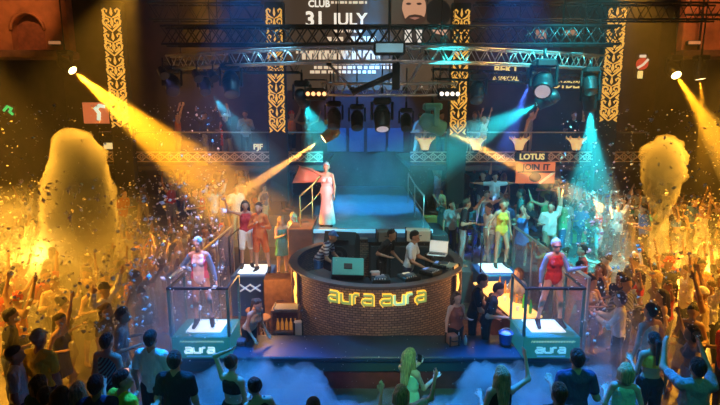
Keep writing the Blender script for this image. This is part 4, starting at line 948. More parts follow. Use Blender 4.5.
AMB = (1, .37, .01); TEAL = (.012, .62, .70); ORG = (1, .42, .06); BLU = (.05, .16, 1)
LA_ = lensmat('lens_amber', (1, .75, .25), 14); LT_ = lensmat('lens_teal', (.25, 1, .95), 8); LO_ = lensmat('lens_orange', (1, .7, .25), 8); LB_ = lensmat('lens_blue', (.35, .6, 1), 8)
KB = 1.0
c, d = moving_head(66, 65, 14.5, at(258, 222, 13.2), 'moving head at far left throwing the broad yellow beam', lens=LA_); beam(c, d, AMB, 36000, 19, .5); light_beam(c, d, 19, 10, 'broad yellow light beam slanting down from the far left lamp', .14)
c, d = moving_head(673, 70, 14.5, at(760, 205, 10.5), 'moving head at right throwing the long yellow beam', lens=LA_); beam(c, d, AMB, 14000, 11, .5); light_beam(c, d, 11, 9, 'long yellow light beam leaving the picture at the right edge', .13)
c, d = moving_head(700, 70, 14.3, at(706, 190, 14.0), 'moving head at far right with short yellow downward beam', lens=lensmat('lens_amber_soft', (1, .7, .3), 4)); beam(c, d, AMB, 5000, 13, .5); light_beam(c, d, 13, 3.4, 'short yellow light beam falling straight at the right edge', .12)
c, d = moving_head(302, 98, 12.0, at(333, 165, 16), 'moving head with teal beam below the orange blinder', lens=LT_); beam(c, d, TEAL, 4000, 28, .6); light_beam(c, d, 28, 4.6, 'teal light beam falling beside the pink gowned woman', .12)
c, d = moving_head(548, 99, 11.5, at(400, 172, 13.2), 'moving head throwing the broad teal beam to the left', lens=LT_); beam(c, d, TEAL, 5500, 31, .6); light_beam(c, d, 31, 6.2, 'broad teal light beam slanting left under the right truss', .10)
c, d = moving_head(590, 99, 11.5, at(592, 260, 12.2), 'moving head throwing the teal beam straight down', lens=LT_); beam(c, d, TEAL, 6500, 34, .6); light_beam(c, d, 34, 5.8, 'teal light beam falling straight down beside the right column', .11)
c, d = moving_head(432, 124, 11.2, at(565, 190, 12.2), 'large teal lit moving head throwing a thin orange beam', m=mat('teal_light_tint', (.12, .55, .55), .45), s=1.15, lens=LO_); beam(c, d, ORG, 30000, 7, .4); light_beam(c, d, 7, 5.2, 'thin orange light beam from the teal moving head', .22)  # teal light on this head is put into its body colour
c, d = moving_head(331, 134, 12.5, at(235, 196, 12.0), 'moving head left of the upper stage throwing an orange beam', m=mat('ochre_light_tint', (.5, .32, .12), .5), s=.9, lens=LO_); beam(c, d, ORG, 22000, 8, .4); light_beam(c, d, 8, 4.4, 'orange light beam slanting left from beside the upper stage', .22)  # ochre light on this head is put into its body colour
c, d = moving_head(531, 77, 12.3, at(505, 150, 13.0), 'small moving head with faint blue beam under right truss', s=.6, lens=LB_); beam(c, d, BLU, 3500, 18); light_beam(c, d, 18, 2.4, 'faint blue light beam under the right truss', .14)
LW_ = lensmat('lens_pale', (.55, .5, .55), .6)  # unlit lens, its paleness put in as faint emission
moving_head(543, 84, 10.6, at(536, 200, 7.6), 'big dark moving head with pale unlit lens, right', s=1.25, lens=LW_)
for (px, py, Y, tx, ty, s, lab, lm) in ((172, 84, 11.6, 190, 200, 1.0, 'dark moving head hanging at the left end of the curved truss', None), (231, 84, 11.0, 240, 200, 1.1, 'dark moving head between left truss end and filigree column', None), (334, 118, 11.4, 330, 250, .95, 'dark moving head left of the blue lit ones over stage', None), (357, 120, 11.6, 357, 260, .9, 'dark moving head against blue light over the upper stage', None), (382, 118, 11.0, 388, 250, 1.1, 'dark moving head with ringed lens over the upper stage', LW_), (406, 122, 11.6, 410, 250, .8, 'dark moving head between ringed lens and teal one', None), (477, 92, 11.4, 470, 220, 1.0, 'dark moving head right of the four lamp blinder', None), (590, 84, 11.2, 600, 200, .9, 'dark moving head at the right end of the curved truss', None), (205, 86, 11.6, 215, 220, .8, 'small dark moving head under the left thin truss', None)):
    cc_, dd_ = moving_head(px, py, Y, at(tx, ty, 9.5), lab, s=s, lens=lm)
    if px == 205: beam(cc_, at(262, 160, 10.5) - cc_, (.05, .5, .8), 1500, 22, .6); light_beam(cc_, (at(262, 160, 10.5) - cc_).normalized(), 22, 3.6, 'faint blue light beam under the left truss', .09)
for (px, py, Y, lab) in ((163, 73, 10.7, 'small blue lit lamp at the left truss end'), (197, 76, 10.7, 'middle one of the small blue lamps under the left truss'), (213, 76, 10.7, 'small blue lamp nearest the left screen column')):
    c = at(px, py, Y); e = empty('par_light', c); tag(e, lab, 'stage light'); dd = Vector((.5, -.5, -.6)).normalized(); M3 = rot_to(dd)
    MB().lathe([(.03, -.16), (.09, -.13), (.10, .08), (.11, .1), (.09, .1)], 12, (0, 0, 0), M3).build('can', M_black, e); MB().lathe([(.001, .09), (.085, .095)], 12, (0, 0, 0), M3, cap=False).build('lens', lensmat('lens_paleblue', (.35, .6, 1), 6), e)
    MB().tube([(0, 0, .05), (0, 0, .32)], .018, 6).build('hanger', M_black, e)
    beam(c, dd, (.3, .3, 1), 200 * KB, 40, off=.15)
def blinder(px, py, Y, n, col, es, label, W=.62):
    c = at(px, py, Y); e = empty('blinder_light', c, math.radians(6)); tag(e, label, 'stage light')
    MB().box((0, .1, 0), (W, .2, .26), bev=.04).build('housing', M_black, e); MB().tube([(-W / 2, .1, 0), (-W / 2, .1, .3), (W / 2, .1, .3), (W / 2, .1, 0)], .02, 6).build('bracket', M_black, e)
    for i in range(n): MB().lathe([(.001, 0), (.032, .01), (.044, .03), (.04, .04)], 12, (-W / 2 + W * (i + .5) / n, -.03, 0), Matrix.Rotation(PI / 2, 3, 'X')).build('bulb', lensmat('bulb_%s_%d' % (label[:6], i), col, es), e)
blinder(316, 94, 10.4, 4, (1, .45, .18), 2.2, 'orange lit four bulb blinder left of the short truss', .46)
blinder(449, 94, 10.4, 4, (1, .88, .72), 2.0, 'white lit four bulb blinder right of the short truss', .46)
c = at(389.5, 48, 9.9); e = empty('led_flood', c); tag(e, 'pale blue flat flood light at the middle of the curved truss', 'stage light')
MB().box((0, .08, 0), (.62, .16, .26), bev=.03).build('housing', M_black, e); MB().box((0, -.01, -.0), (.54, .03, .17), bev=.01).build('lens', mat('flood_lens', (.2, .3, .35), .3, emit=(.13, .24, .28), es=.8), e)
c = at(396, 55, 10.4); e = empty('hanging_bracket', c); tag(e, 'black pole with slanting arm hanging under the flood light', 'bracket'); q = at(396, 90, 10.4) - c; q2 = at(352, 93, 10.4) - c; q3 = at(394, 74, 10.4) - c
MB().box(q / 2, (.16, .12, q.length), bev=.02).build('pole', M_black, e); MB().tube([q3, q2], .06, 8).build('arm', M_black, e)
# ------------------------------------------------------------------ people
SKN = [cm('skin_fair', (.62, .40, .29)), cm('skin_tan', (.48, .28, .18)), cm('skin_olive', (.38, .22, .14))]
HAIR = {'dark': cm('hair_dark', (.015, .011, .009), rough=.55, bump=.8, vscale=9, stretch=(6, 6, .8), bdist=.06), 'brown': cm('hair_brown', (.09, .045, .02), rough=.55, var=.4, bump=.8, vscale=9, stretch=(6, 6, .8), bdist=.06), 'blond': cm('hair_blond', (.55, .38, .17), rough=.55, var=.45, bump=.8, vscale=9, stretch=(6, 6, .8), bdist=.06)}
CL = {'white': (.80, .79, .76), 'black': (.015, .015, .018), 'grey': (.28, .28, .29), 'navy': (.03, .05, .14), 'red': (.55, .04, .03), 'beige': (.55, .42, .28),
      'blue': (.08, .22, .60), 'green': (.10, .30, .12), 'pink': (.75, .32, .36), 'teal': (.04, .35, .38), 'yellow': (.80, .60, .06), 'lime': (.55, .80, .05), 'mint': (.42, .75, .55), 'orange': (.75, .22, .04), 'sky': (.55, .75, .90)}
CLM = {k: cm('cloth_' + k, v, rough=.85, bump=.7, vscale=5, stretch=(1.6, 1.6, .8), bdist=.12) for k, v in CL.items()}
def stripemat(name, c1, c2, sc, direction='Z'):
    m = mat(name, c1, .8); nt = m.node_tree; b = nt.nodes['Principled BSDF']; tc = nt.nodes.new('ShaderNodeTexCoord'); wv = nt.nodes.new('ShaderNodeTexWave'); wv.bands_direction = direction; wv.inputs['Scale'].default_value = sc; wv.inputs['Distortion'].default_value = .8
    rp = nt.nodes.new('ShaderNodeValToRGB'); rp.color_ramp.interpolation = 'CONSTANT'; rp.color_ramp.elements[0].color = (*c1, 1); rp.color_ramp.elements[1].color = (*c2, 1); rp.color_ramp.elements[1].position = .55
    nt.links.new(tc.outputs['Object'], wv.inputs['Vector']); nt.links.new(wv.outputs['Fac'], rp.inputs['Fac']); nt.links.new(rp.outputs['Color'], b.inputs['Base Color']); return m
M_stripes = stripemat('cloth_stripes', (.72, .70, .82), (.10, .07, .16), 4.0)
M_pattern = stripemat('cloth_pattern', (.03, .05, .07), (.12, .42, .48), 9.0, 'DIAGONAL')
M_check = stripemat('cloth_check', (.32, .34, .40), (.05, .06, .09), 7.0, 'DIAGONAL')
SHOE = cm('shoe_dark', (.03, .025, .025))
def mk(skin=0, hair='dark', top='white', bottom='navy', shoes=None):
    g = lambda c: CLM[c] if isinstance(c, str) else c
    return dict(skin=SKN[skin], hair=HAIR[hair] if isinstance(hair, str) and hair in HAIR else g(hair), top=g(top), bottom=g(bottom), shoes=shoes or SHOE)
def special(loc, rz, mats, label, fine=.015, group=None, **pz):
    o = person(loc, math.radians(rz), mats, fine=fine, **pz); tag(o, label, 'person', group); return o
PEOPLE_XY = []
def fg(px, py, h, rz, mats, label, Z=0.0, **pz):      # someone whose head top is seen at px, py
    q = on(px, py, Z + h); PEOPLE_XY.append((q.x, q.y)); return special((q.x, q.y, Z), rz, mats, label, h=h, **pz)
# podium dancers
q = at(203, 330, 8.22); dl = special((q.x, 8.22, PL[2] + .012), 6, mk(0, CLM['sky'], stripemat('suit_pinkwhite', (.85, .80, .82), (.85, .20, .30), .9, 'X')), 'dancer in pink and white swimsuit on the left front podium', fine=.012, sex='f', h=1.60, hair='short', top='bodysuit', bottom=None, la=((.30, .1, -1), (.25, -.2, -1)), ra='hip', ll=((.22, -.28, -1), (.04, .22, -1)), rl='straight', heel=.07, extra=[('sleeve', cm('sheer_blue', (.18, .34, .55)))], eyes=True)
q = at(550, 330, 8.22); dr = special((q.x, 8.22, PR[2] + .012), 8, mk(0, CLM['sky'], 'red'), 'dancer in red swimsuit with one hand out on the right front podium', fine=.012, sex='f', h=1.58, hair='short', top='bodysuit', bottom=None, la=((.35, -.35, -1), (.55, -.75, .35)), ra=((.28, .1, -1), (.15, -.15, -1)), ll=((.18, -.05, -1), (.08, .03, -1)), rl=((.26, 0, -1), (.18, .03, -1)), heel=.07, hy=-6, extra=[('sleeve', cm('sheer_blue', (.18, .34, .55)))], eyes=True)
J = SK[dr.name]; g = MB(); sh = J['sh']
g.tube([J['H'](-.085, -.04, .002) + sh, J['H'](-.045, -.098, .002) + sh, J['H'](.045, -.098, .002) + sh, J['H'](.085, -.04, .002) + sh], .012, 6); g.build('sunglasses', M_black, dr)
q = at(500, 262, 11.75); special((q.x, 11.75, PR2[2] + .002), 12, mk(1, 'brown', 'yellow'), 'dancer in yellow swimsuit on the blue rear podium', fine=.015, sex='f', h=1.72, hair='pony', top='bodysuit', bottom=None, la='down', ra=((.55, .2, -1), (.3, -.2, -1)), ll='step', rl='straight', heel=.06, eyes=True)
q = at(246, 262, 11.6); special((q.x, 11.75, PL2[2] + .002), 18, mk(1, 'dark', 'red', 'white'), 'dancer in red top on the left of the blue rear podium', sex='f', h=1.70, hair='long', top='tank', bottom='shorts', la='hip', ra='wave', rl='step', heel=.05)
q = at(262, 262, 11.6); special((q.x, 11.45, PL2[2] + .002), -10, mk(0, 'brown', 'orange', 'orange'), 'dancer in orange top with stretched leg on the blue rear podium', sex='f', h=1.70, hair='pony', top='long', bottom='shorts', la='bent', ra='chest', ll='apart', heel=.05)
# woman in the pale pink gown on the upper stage, fabric wing on her arm
q = at(327, 215, 13.5); pw = special((q.x, 13.5, 1.80), -8, mk(0, CLM['sky'], cm('gown_pink', (.92, .62, .60))), 'woman in pale pink gown holding out a wing of cloth', sex='f', h=1.82, hair='bun', top='gown', bottom=None, ra=((1, 0, .55), (1, -.1, .30)), la=((.2, 0, -1), (.05, -.4, -1)), eyes=True)
J = SK[pw.name]; W = J['WR'] + J['sh']; S_ = J['T'](-.16, .03, .43) + J['sh']; f = MB(); n = 10; vs = []
for i in range(n + 1):
    t = i / n; p = S_.lerp(W, t) + Vector((-.10 * t, 0, .02))
    for k in range(5): vs.append(p + Vector((-.06 * t * k, .03 * math.sin(i * 1.3 + k) + .012 * k, -(.05 + .075 * t) * k)))
fs = [(i * 5 + k, i * 5 + k + 1, i * 5 + 5 + k + 1, i * 5 + 5 + k) for i in range(n) for k in range(4)]
f.add(vs, fs, True); fo = f.build('cloth_wing', cm('wing_coral', (.90, .38, .28)), pw); sm_ = fo.modifiers.new('thick', 'SOLIDIFY'); sm_.thickness = .012
# DJ and the two others in the booth
q = at(409, 250, 10.30); dj = special((q.x, 10.30, .62), 68, mk(2, 'dark', 'sky', 'navy'), 'DJ in pale blue shirt facing the laptop in the booth', fine=.013, h=1.80, top='tee', la=((.15, -.55, -1), (-.05, -1, -.12)), ra=((.15, -.45, -1), (-.05, -1, -.2)), lean=9, hp=8, eyes=True)
special((.52, 11.05, .62), 60, mk(2, 'dark', 'black', 'black'), 'person in dark clothes bending behind the DJ in the booth', h=1.72, lean=24, la='desk', ra='bent')
special((-.98, 11.0, .62), 78, mk(1, CLM['blue'], M_stripes, 'blue'), 'person in striped shirt bending over the left edge of the booth', h=1.72, top='tee', hair='cap', lean=34, la=((.1, -.9, -.8), (0, -1, -.1)), ra=((.2, -.7, -.9), (0, -1, 0)), fine=.014)
# bar staff
b1 = fg(475, 273, 1.80, 72, mk(1, 'dark', 'black', 'black'), 'taller barman in black shirt with white chest print', Z=.06, la='desk', ra='desk', lean=10, hp=14)
J = SK[b1.name]; m_ = MB(); T_ = lambda x, y, z: J['T'](x, y, z) + J['sh']
m_.add([T_(.03, -.128, .34), T_(.13, -.118, .34), T_(.13, -.120, .30), T_(.03, -.130, .30), T_(.03, -.140, .34), T_(.13, -.130, .34), T_(.13, -.132, .30), T_(.03, -.142, .30)], [(0, 1, 2, 3), (7, 6, 5, 4), (0, 4, 5, 1), (1, 5, 6, 2), (2, 6, 7, 3), (3, 7, 4, 0)]); m_.build('chest_print', M_white, b1)
fg(488, 281, 1.72, 80, mk(1, 'dark', 'black', 'black'), 'shorter barman in black shirt leaning over the glowing bar', Z=.06, la='desk', ra='bent', lean=16, hp=14)
fg(457, 292, 1.55, 20, mk(0, 'brown', cm('cloth_rust', (.30, .09, .05)), 'black'), 'woman with reddish hair and rust top beside the booth wall', Z=.06, sex='f', hair='long', top='tank', la='bent')
fg(519, 268, 1.66, -60, mk(1, 'brown', 'grey', 'black'), 'woman with brown hair behind the glowing bar counter', Z=.06, sex='f', hair='bob', la='bent', ra='chest')
fg(248, 292, 1.55, 50, mk(1, 'brown', 'beige', 'black'), 'woman in beige top bending in the pit behind the left podium', Z=.06, sex='f', hair='pony', top='tank', lean=30, la='desk', ra='desk')
# ------------------------------------------------------------------ people close to the camera
A = 180
fg(13, 346, 1.74, 120, mk(1, 'dark', 'white', 'navy'), 'person in pale shirt at the left edge, seen from the side', la='bent')
fg(37, 331, 1.84, 170, mk(1, CLM['beige'], 'yellow', 'navy'), 'broad man in pale cap and yellow shirt, back to us, lower left', hair='cap', top='tee', fat=1.15, fine=.013)
fg(38, 376, 1.66, 170, mk(1, 'dark', 'teal', 'black'), 'dark haired woman in teal top, lowest left corner group', sex='f', hair='bob')
fg(44, 388, 1.60, 200, mk(1, 'dark', 'black', 'black'), 'dark head in front of the woman in teal top', sex='f', hair='short')
fg(60, 388, 1.66, 160, mk(0, 'dark', 'black', 'black'), 'dark haired woman in black between teal top and blond hair', sex='f', hair='long')
fg(77, 383, 1.64, 190, mk(0, 'blond', 'white', 'black'), 'blond woman in white top at the lower left', sex='f', hair='long', ra='phone')
ph = fg(95, 376, 1.76, 185, mk(1, 'dark', 'navy', 'black'), 'dark haired man in navy shirt left of the lime shirt', la='down', ra='phone')
fg(121, 371, 1.76, 150, mk(1, 'dark', 'lime', 'black'), 'man in bright lime shirt looking left, lower left', la='bent', ra='bent', hy=-35, fine=.013)
fg(106, 334, 1.74, 165, mk(1, 'dark', M_pattern, 'black'), 'person in dark patterned sleeveless top left of the white shirt man', top='tank', bottom='shorts', la='down', ra='bent')
fg(150, 331, 1.80, 172, mk(1, 'dark', 'white', 'black'), 'man in loose white shirt below the left podium, back to us', top='tee', bottom='shorts', la=((.35, 0, -1), (.15, -.35, -1)), ra=((.45, 0, -1), (.1, -.4, -.8)), fine=.013, fat=1.1)
fg(174, 352, 1.80, 178, mk(1, 'dark', 'black', 'black'), 'man in dark shirt right of the loose white shirt', top='tee', la='down', ra='down', fine=.013)
fg(231, 356, 1.68, 160, mk(0, 'dark', 'black', 'black'), 'woman in black with one arm lifted over her head', sex='f', hair='bun', top='crop', bottom='skirt', la=((.35, 0, 1), (-.9, .1, .5)), ra='bent', fine=.013)
fg(262, 377, 1.68, 200, mk(0, 'dark', 'black', 'black'), 'woman with top bun and black top tilting her head', sex='f', hair='bun', top='tank', hy=25, side=8, la='down')
fg(313, 399, 1.70, 180, mk(1, 'dark', 'black', 'black'), 'dark head at the bottom edge left of the mint dress')
mint = fg(410, 349, 1.64, 135, mk(0, 'blond', 'mint'), 'blond woman in long mint dress reaching forward with a phone', sex='f', hair='long', top='gown', bottom=None, la=((.1, -.7, -.9), (0, -1, .35)), ra=((.1, -.5, -1), (0, -1, .2)), fine=.013)
fg(401, 386, 1.62, 190, mk(0, 'blond', 'white', 'black'), 'blond woman right in front of the mint dress, arm raised', sex='f', hair='bob', ra='wave', la='phone')
fg(502, 367, 1.68, 185, mk(0, 'blond', 'black', 'black'), 'long blond haired woman in black lifting one hand to her hair', sex='f', hair='long', top='tank', la='bent', ra=((.6, -.2, .25), (.0, -.5, 1)), fine=.013)
fg(560, 384, 1.76, 180, mk(2, 'brown', 'black', 'black'), 'short haired brown head at the bottom edge right of center')
fg(578, 350, 1.82, 180, mk(1, 'dark', 'navy', 'black'), 'man in navy shirt standing right below the green podium', top='tee', la='bent', ra='bent', fine=.013)
fg(627, 364, 1.64, 160, mk(0, 'blond', 'mint', 'black'), 'blond woman in pale green top at the lower right', sex='f', hair='bob', top='tank', la='bent', ra='bent')
fg(655, 333, 1.70, 175, mk(1, 'dark', 'yellow', 'black'), 'dark haired woman in yellow top and black shorts', sex='f', hair='pony', top='crop', bottom='shorts', la='bent', ra='down', fine=.013)
fg(699, 359, 1.80, 172, mk(1, 'dark', 'grey', 'black'), 'man in grey shirt filming with both hands up, lower right', la='phoneup', ra='phoneup', fine=.013)
fg(652, 304, 1.80, 200, mk(1, 'dark', 'white', 'black'), 'man in white sleeveless top right of the right podium', top='tank', la='down', ra='bent')
fg(627, 277, 1.82, 12, mk(1, 'dark', M_check, 'navy'), 'man in checked shirt facing us in the right crowd', top='long', la='bent', ra='bent')
def phone(owner, side, label, lit=True):
    g_ = grip(owner, side); e = empty('phone', g_, owner.rotation_euler.z + .1); tag(e, label, 'phone')
    MB().box((0, 0, .03), (.075, .012, .15), bev=.005).build('body', M_black, e)
    if lit: MB().box((0, .008, .03), (.066, .004, .135)).build('screen', mat('phone_screen_' + label[:4], (.2, .2, .2), .3, emit=(.9, .45, .35), es=1.2), e)
phone(ph, 'R', 'lit phone held by the dark haired man in navy')
phone(mint, 'L', 'pale phone held out by the woman in mint dress', False)
# ------------------------------------------------------------------ the crowd: one of each kind, then copies
def strip_bases():
    V = []
    add = lambda d, **k: V.append((d, k))
    for i in range(16):
        f = i % 2; ar = [('arms down', dict(la='down', ra='bent')), ('one arm up', dict(la='high', ra='bent')), ('both arms up', dict(la='up', ra='up')), ('hands forward', dict(la='clap', ra='clap')), ('filming', dict(la='phoneup', ra='bent')), ('arm waving', dict(la='wave', ra='down')), ('arms wide', dict(la='wave', ra='wave')), ('hands down', dict(la='bent', ra='bent'))][(i // 2) % 8]
        hs = (['long', 'pony', 'bob', 'bun'] if f else ['short', 'short', 'cap', 'short'])[(i // 2) % 4]
        tp = (['tank', 'dress', 'tee', 'crop'] if f else ['tee', 'tee', 'tank', 'long'])[(i // 2 + i // 8) % 4]
        bt = None if tp == 'dress' else (['skirt', 'shorts', 'trousers'] if f else ['trousers', 'shorts', 'trousers'])[i % 3]
        V.append((ar[0], hs, tp, dict(sex='f' if f else 'm', h=1.66 if f else 1.78, hair=hs, top=tp, bottom=bt, lean=R.uniform(0, 8), twist=R.uniform(-15, 15), hy=R.uniform(-25, 25), ll=R.choice(['straight', 'apart', 'step']), rl=R.choice(['straight', 'apart']), shoes=None, **ar[1])))
    return V
BASES = []; 
for ar, hs, tp, pz in strip_bases():
    o = person((0, 0, 0), 0, mk(), fine=.022, **pz); BASES.append([o, ar, hs, tp, pz, False])
def clone_person(bi, mats):
    B = BASES[bi]
    if not B[5]: B[5] = True; o = B[0]
    else: o = copy_tree(B[0])
    hat = any(c.name.startswith('cap') for c in o.children)
    for c in tree(o):
        nm = c.name.split('.')[0]
        key = 'skin' if c is o else 'hair' if nm in ('hair', 'cap') else 'bottom' if nm in ('trousers', 'shorts', 'skirt') else 'top'
        s = c.material_slots[0]; s.link = 'OBJECT'; s.material = mats[key]
    return o
TOPN = {'tank': 'sleeveless top', 'dress': 'short dress', 'tee': 'shirt', 'crop': 'cropped top', 'long': 'sleeved shirt'}
CROWD = []
def crowd(n, box, z, where, group, cols, sep=.5, keep=None, face=(0.4, 9.0), jit=.7, hmax=None):
    tries = 0; made = 0
    while made < n and tries < n * 60:
        tries += 1; x = R.uniform(box[0], box[1]); y = R.uniform(box[2], box[3])
        px, py = proj((x, y, z + 1.6))
        if px < -12 or px > 732 or py > 415: continue
        if keep and not keep(x, y): continue
        if any((x - a) ** 2 + (y - b) ** 2 < sep * sep for a, b in PEOPLE_XY): continue
        PEOPLE_XY.append((x, y)); bi = R.randrange(len(BASES)); B = BASES[bi]
        c = R.choice(cols); hc = R.choice(['dark', 'dark', 'dark', 'brown', 'blond' if B[4]['sex'] == 'f' else 'brown'])
        m = mk(R.randrange(3), hc if B[2] not in ('cap',) else CLM[R.choice(['white', 'black', 'red'])], c, R.choice(['navy', 'black', 'grey', 'beige']))
        o = clone_person(bi, m); o.location = (x, y, z); s = R.uniform(.96, 1.04); o.scale = (s, s, s)
        o.rotation_euler = (0, 0, math.atan2(face[1] - y, face[0] - x) + PI / 2 + R.gauss(0, jit))
        hd = 'capped' if B[2] == 'cap' else hc + ' haired'
        CROWD.append((o, '%s %s in %s %s, %s, %s' % (hd, 'woman' if B[4]['sex'] == 'f' else 'man', c, TOPN[B[3]], B[1], where), px, group, y)); made += 1
WARM = ['white', 'black', 'grey', 'beige', 'red', 'black', 'navy', 'white', 'orange']; COOL = ['white', 'teal', 'navy', 'black', 'blue', 'white', 'green', 'grey']
crowd(16, (-9.5, -3.9, 7.3, 9.6), 0, 'left dance floor', 'people on the left dance floor', WARM, .62)
crowd(56, (-12, -3.9, 9.4, 14.2), 0, 'left dance floor', 'people on the left dance floor', WARM, .52)
crowd(18, (-11, -3.2, 14.8, 17.3), .9, 'left terrace', 'people on the left terrace', WARM, .55)
crowd(12, (-11, -2.6, 17.8, 20.5), 1.3, 'left rear terrace', 'people on the left rear terrace', WARM, .6)
crowd(14, (4.6, 9.5, 7.0, 9.4), 0, 'right dance floor', 'people on the right dance floor', WARM, .62)
crowd(30, (4.6, 11, 9.2, 11.7), 0, 'right dance floor', 'people on the right dance floor', WARM, .52)
crowd(24, (6.2, 12, 12.3, 15.3), .9, 'right terrace', 'people on the right terrace', WARM + COOL, .55, keep=lambda x, y: not (y > 14.5 and x < 7.8) and (x - 6.9) ** 2 + (y - 13.6) ** 2 > .4)
crowd(14, (2.4, 6.0, 12.3, 14.4), .9, 'right terrace front', 'people on the right terrace', COOL, .58, keep=lambda x, y: (x - 3.2) ** 2 + (y - 14) ** 2 > .35 and (x - 5.1) ** 2 + (y - 13.6) ** 2 > .35, jit=1.2)
crowd(16, (2.6, 11, 15.9, 20), 1.3, 'right rear terrace', 'people on the right rear terrace', COOL, .6, keep=lambda x, y: abs(y - 19.4) > .35)
crowd(9, (-8.4, -1.6, 16.35, 17.4), 3.3, 'left balcony', 'people on the left balcony', WARM, .6)
crowd(9, (2.0, 9.0, 16.35, 17.4), 3.3, 'right balcony', 'people on the right balcony', ['white', 'black', 'grey', 'white'], .6)
for B in BASES:
    if not B[5]:
        for c in tree(B[0]): bpy.data.objects.remove(c)
# people named by hand around the terraces
q = at(493, 205, 15.85); special((q.x, 15.75, 1.3), 5, mk(1, 'dark', 'sky', 'navy'), 'man in pale blue shirt with both arms spread, above the yellow dancer', h=1.78, la='side', ra='side')
q = at(452, 205, 15.7); special((2.95, 16.0, 1.3), 30, mk(1, 'dark', 'navy', 'black'), 'person in navy standing in the shade right of the upper stage', h=1.75)
struct('trim_step', MB().box((-2.55, 13.5, .25), (1.2, 1.8, .5)), M_floor)
for px, py, top, lab, Y in ((281, 213, 'teal', 'woman in teal lit dress between rear podium and brown block', 13.0), (293, 211, 'mint', 'woman in mint lit top left of the brown block', 13.6)):  # cloth colours stand for the teal light falling on both women
    q = at(px, py, Y); special((q.x, Y, .5), 25 if px < 285 else -30, mk(0, 'blond', top, 'white'), lab, sex='f', h=1.68, hair='long', top='dress' if px < 285 else 'tank', bottom=None if px < 285 else 'skirt', la='bent', ra='clap')
for px, Y, rz, c, hr, sx, lab in ((478, 14.85, 0, 'teal', 'dark', 'm', 'man in teal shirt seated on the nearest lime sofa'), (452, 14.85, 10, 'white', 'blond', 'f', 'woman in white seated on the nearest lime sofa'), (517, 14.95, 0, 'white', 'dark', 'm', 'man in white seated on the middle lime sofa'), (530, 14.95, -8, 'black', 'blond', 'f', 'woman in black seated on the middle lime sofa'), (580, 14.85, 0, 'blue', 'dark', 'm', 'man in blue seated on the farthest lime sofa')):
    q = at(px, 215, Y); special((q.x, Y + .02, .9), rz, mk(0, hr, c, 'navy'), lab, sex=sx, h=1.74, hair='long' if sx == 'f' else 'short', ll='sit', rl='sit', la='clap', ra='bent', shoes='shoe', fine=.02)
# unique labels for the crowd
from collections import defaultdict
DD = defaultdict(list)
for r_ in CROWD: DD[r_[1]].append(r_)
ORD = ['first', 'second', 'third', 'fourth', 'fifth', 'sixth']
for lab, L_ in DD.items():
    L_.sort(key=lambda t: t[2])
    for i, (o, l, px, g_, y) in enumerate(L_):
        if len(L_) == 1: t = l
        elif len(L_) == 2: t = l + (', the left of two' if i == 0 else ', the right of two')
        else: t = l + ', %s from the left' % ORD[min(i, 5)]
        tag(o, t, 'person', g_)
# ------------------------------------------------------------------ haze, smoke, flakes
def blob_mesh(prims, s, name, k, amp, freq, seed, m):
    F, lo = field_of(prims, s, k, pad=.3 + amp * 2); me = surface(F, lo, s, name)
    from mathutils import noise
    for v in me.vertices:
        n = v.normal; p = v.co * freq + Vector((seed, seed * .7, 0))
        v.co += n * amp * (noise.noise(p) + .5 * noise.noise(p * 2.3) + .3 * noise.noise(p * 5))
    me.materials.append(m); o = bpy.data.objects.new(name, me); link(o); return o
M_plume = volmat('plume_smoke', 3.2, (1, .97, .9), .1)
a = at(78, 135, 11.6); Y = 11.6
def pl(px, py, r, Y): q = at(px, py, Y); return (q, r * Y * 1.03 / FPX)
def chain(pts, Y):
    out = []
    for (p0, p1) in zip(pts[:-1], pts[1:]):
        (a, ra), (b, rb) = pl(*p0, Y), pl(*p1, Y); out.append((a, b, ra, rb))
    return out
o = blob_mesh(chain([(77, 156, 25), (79, 185, 29), (80, 215, 31), (78, 250, 34), (74, 285, 40)], 11.6), .07, 'smoke_plume', .2, .12, 1.9, 3, M_plume); tag(o, 'thick round topped amber smoke plume rising from the left crowd', 'smoke')
o = blob_mesh(chain([(664, 156, 19), (663, 172, 17), (661, 195, 11), (657, 225, 7), (653, 262, 6)], 12.5), .06, 'smoke_plume', .2, .16, 2.4, 8, M_plume); tag(o, 'mushroom topped amber smoke plume rising from the right crowd', 'smoke')
M_fogd = volmat('floor_fog', 3.6, (.95, .98, 1), .1, noise=(1.7, .38, .62))
rf = random.Random(5); pr = []
for i in range(120):
    x = rf.uniform(-3.6, 4.3); y = rf.uniform(5.2, 7.45); r = rf.uniform(.25, .42)
    if -.75 < x < 1.7 and y > 6.75: continue
    pr.append((Vector((x, y, rf.uniform(.12, .42))), Vector((x + rf.uniform(-.3, .3), y + .1, rf.uniform(.12, .40))), r, r))
o = blob_mesh(pr, .08, 'floor_fog', .3, .20, 2.2, 1, M_fogd); tag(o, 'blue lit fog bank rolling over the floor before the stage', 'fog', kind='stuff')
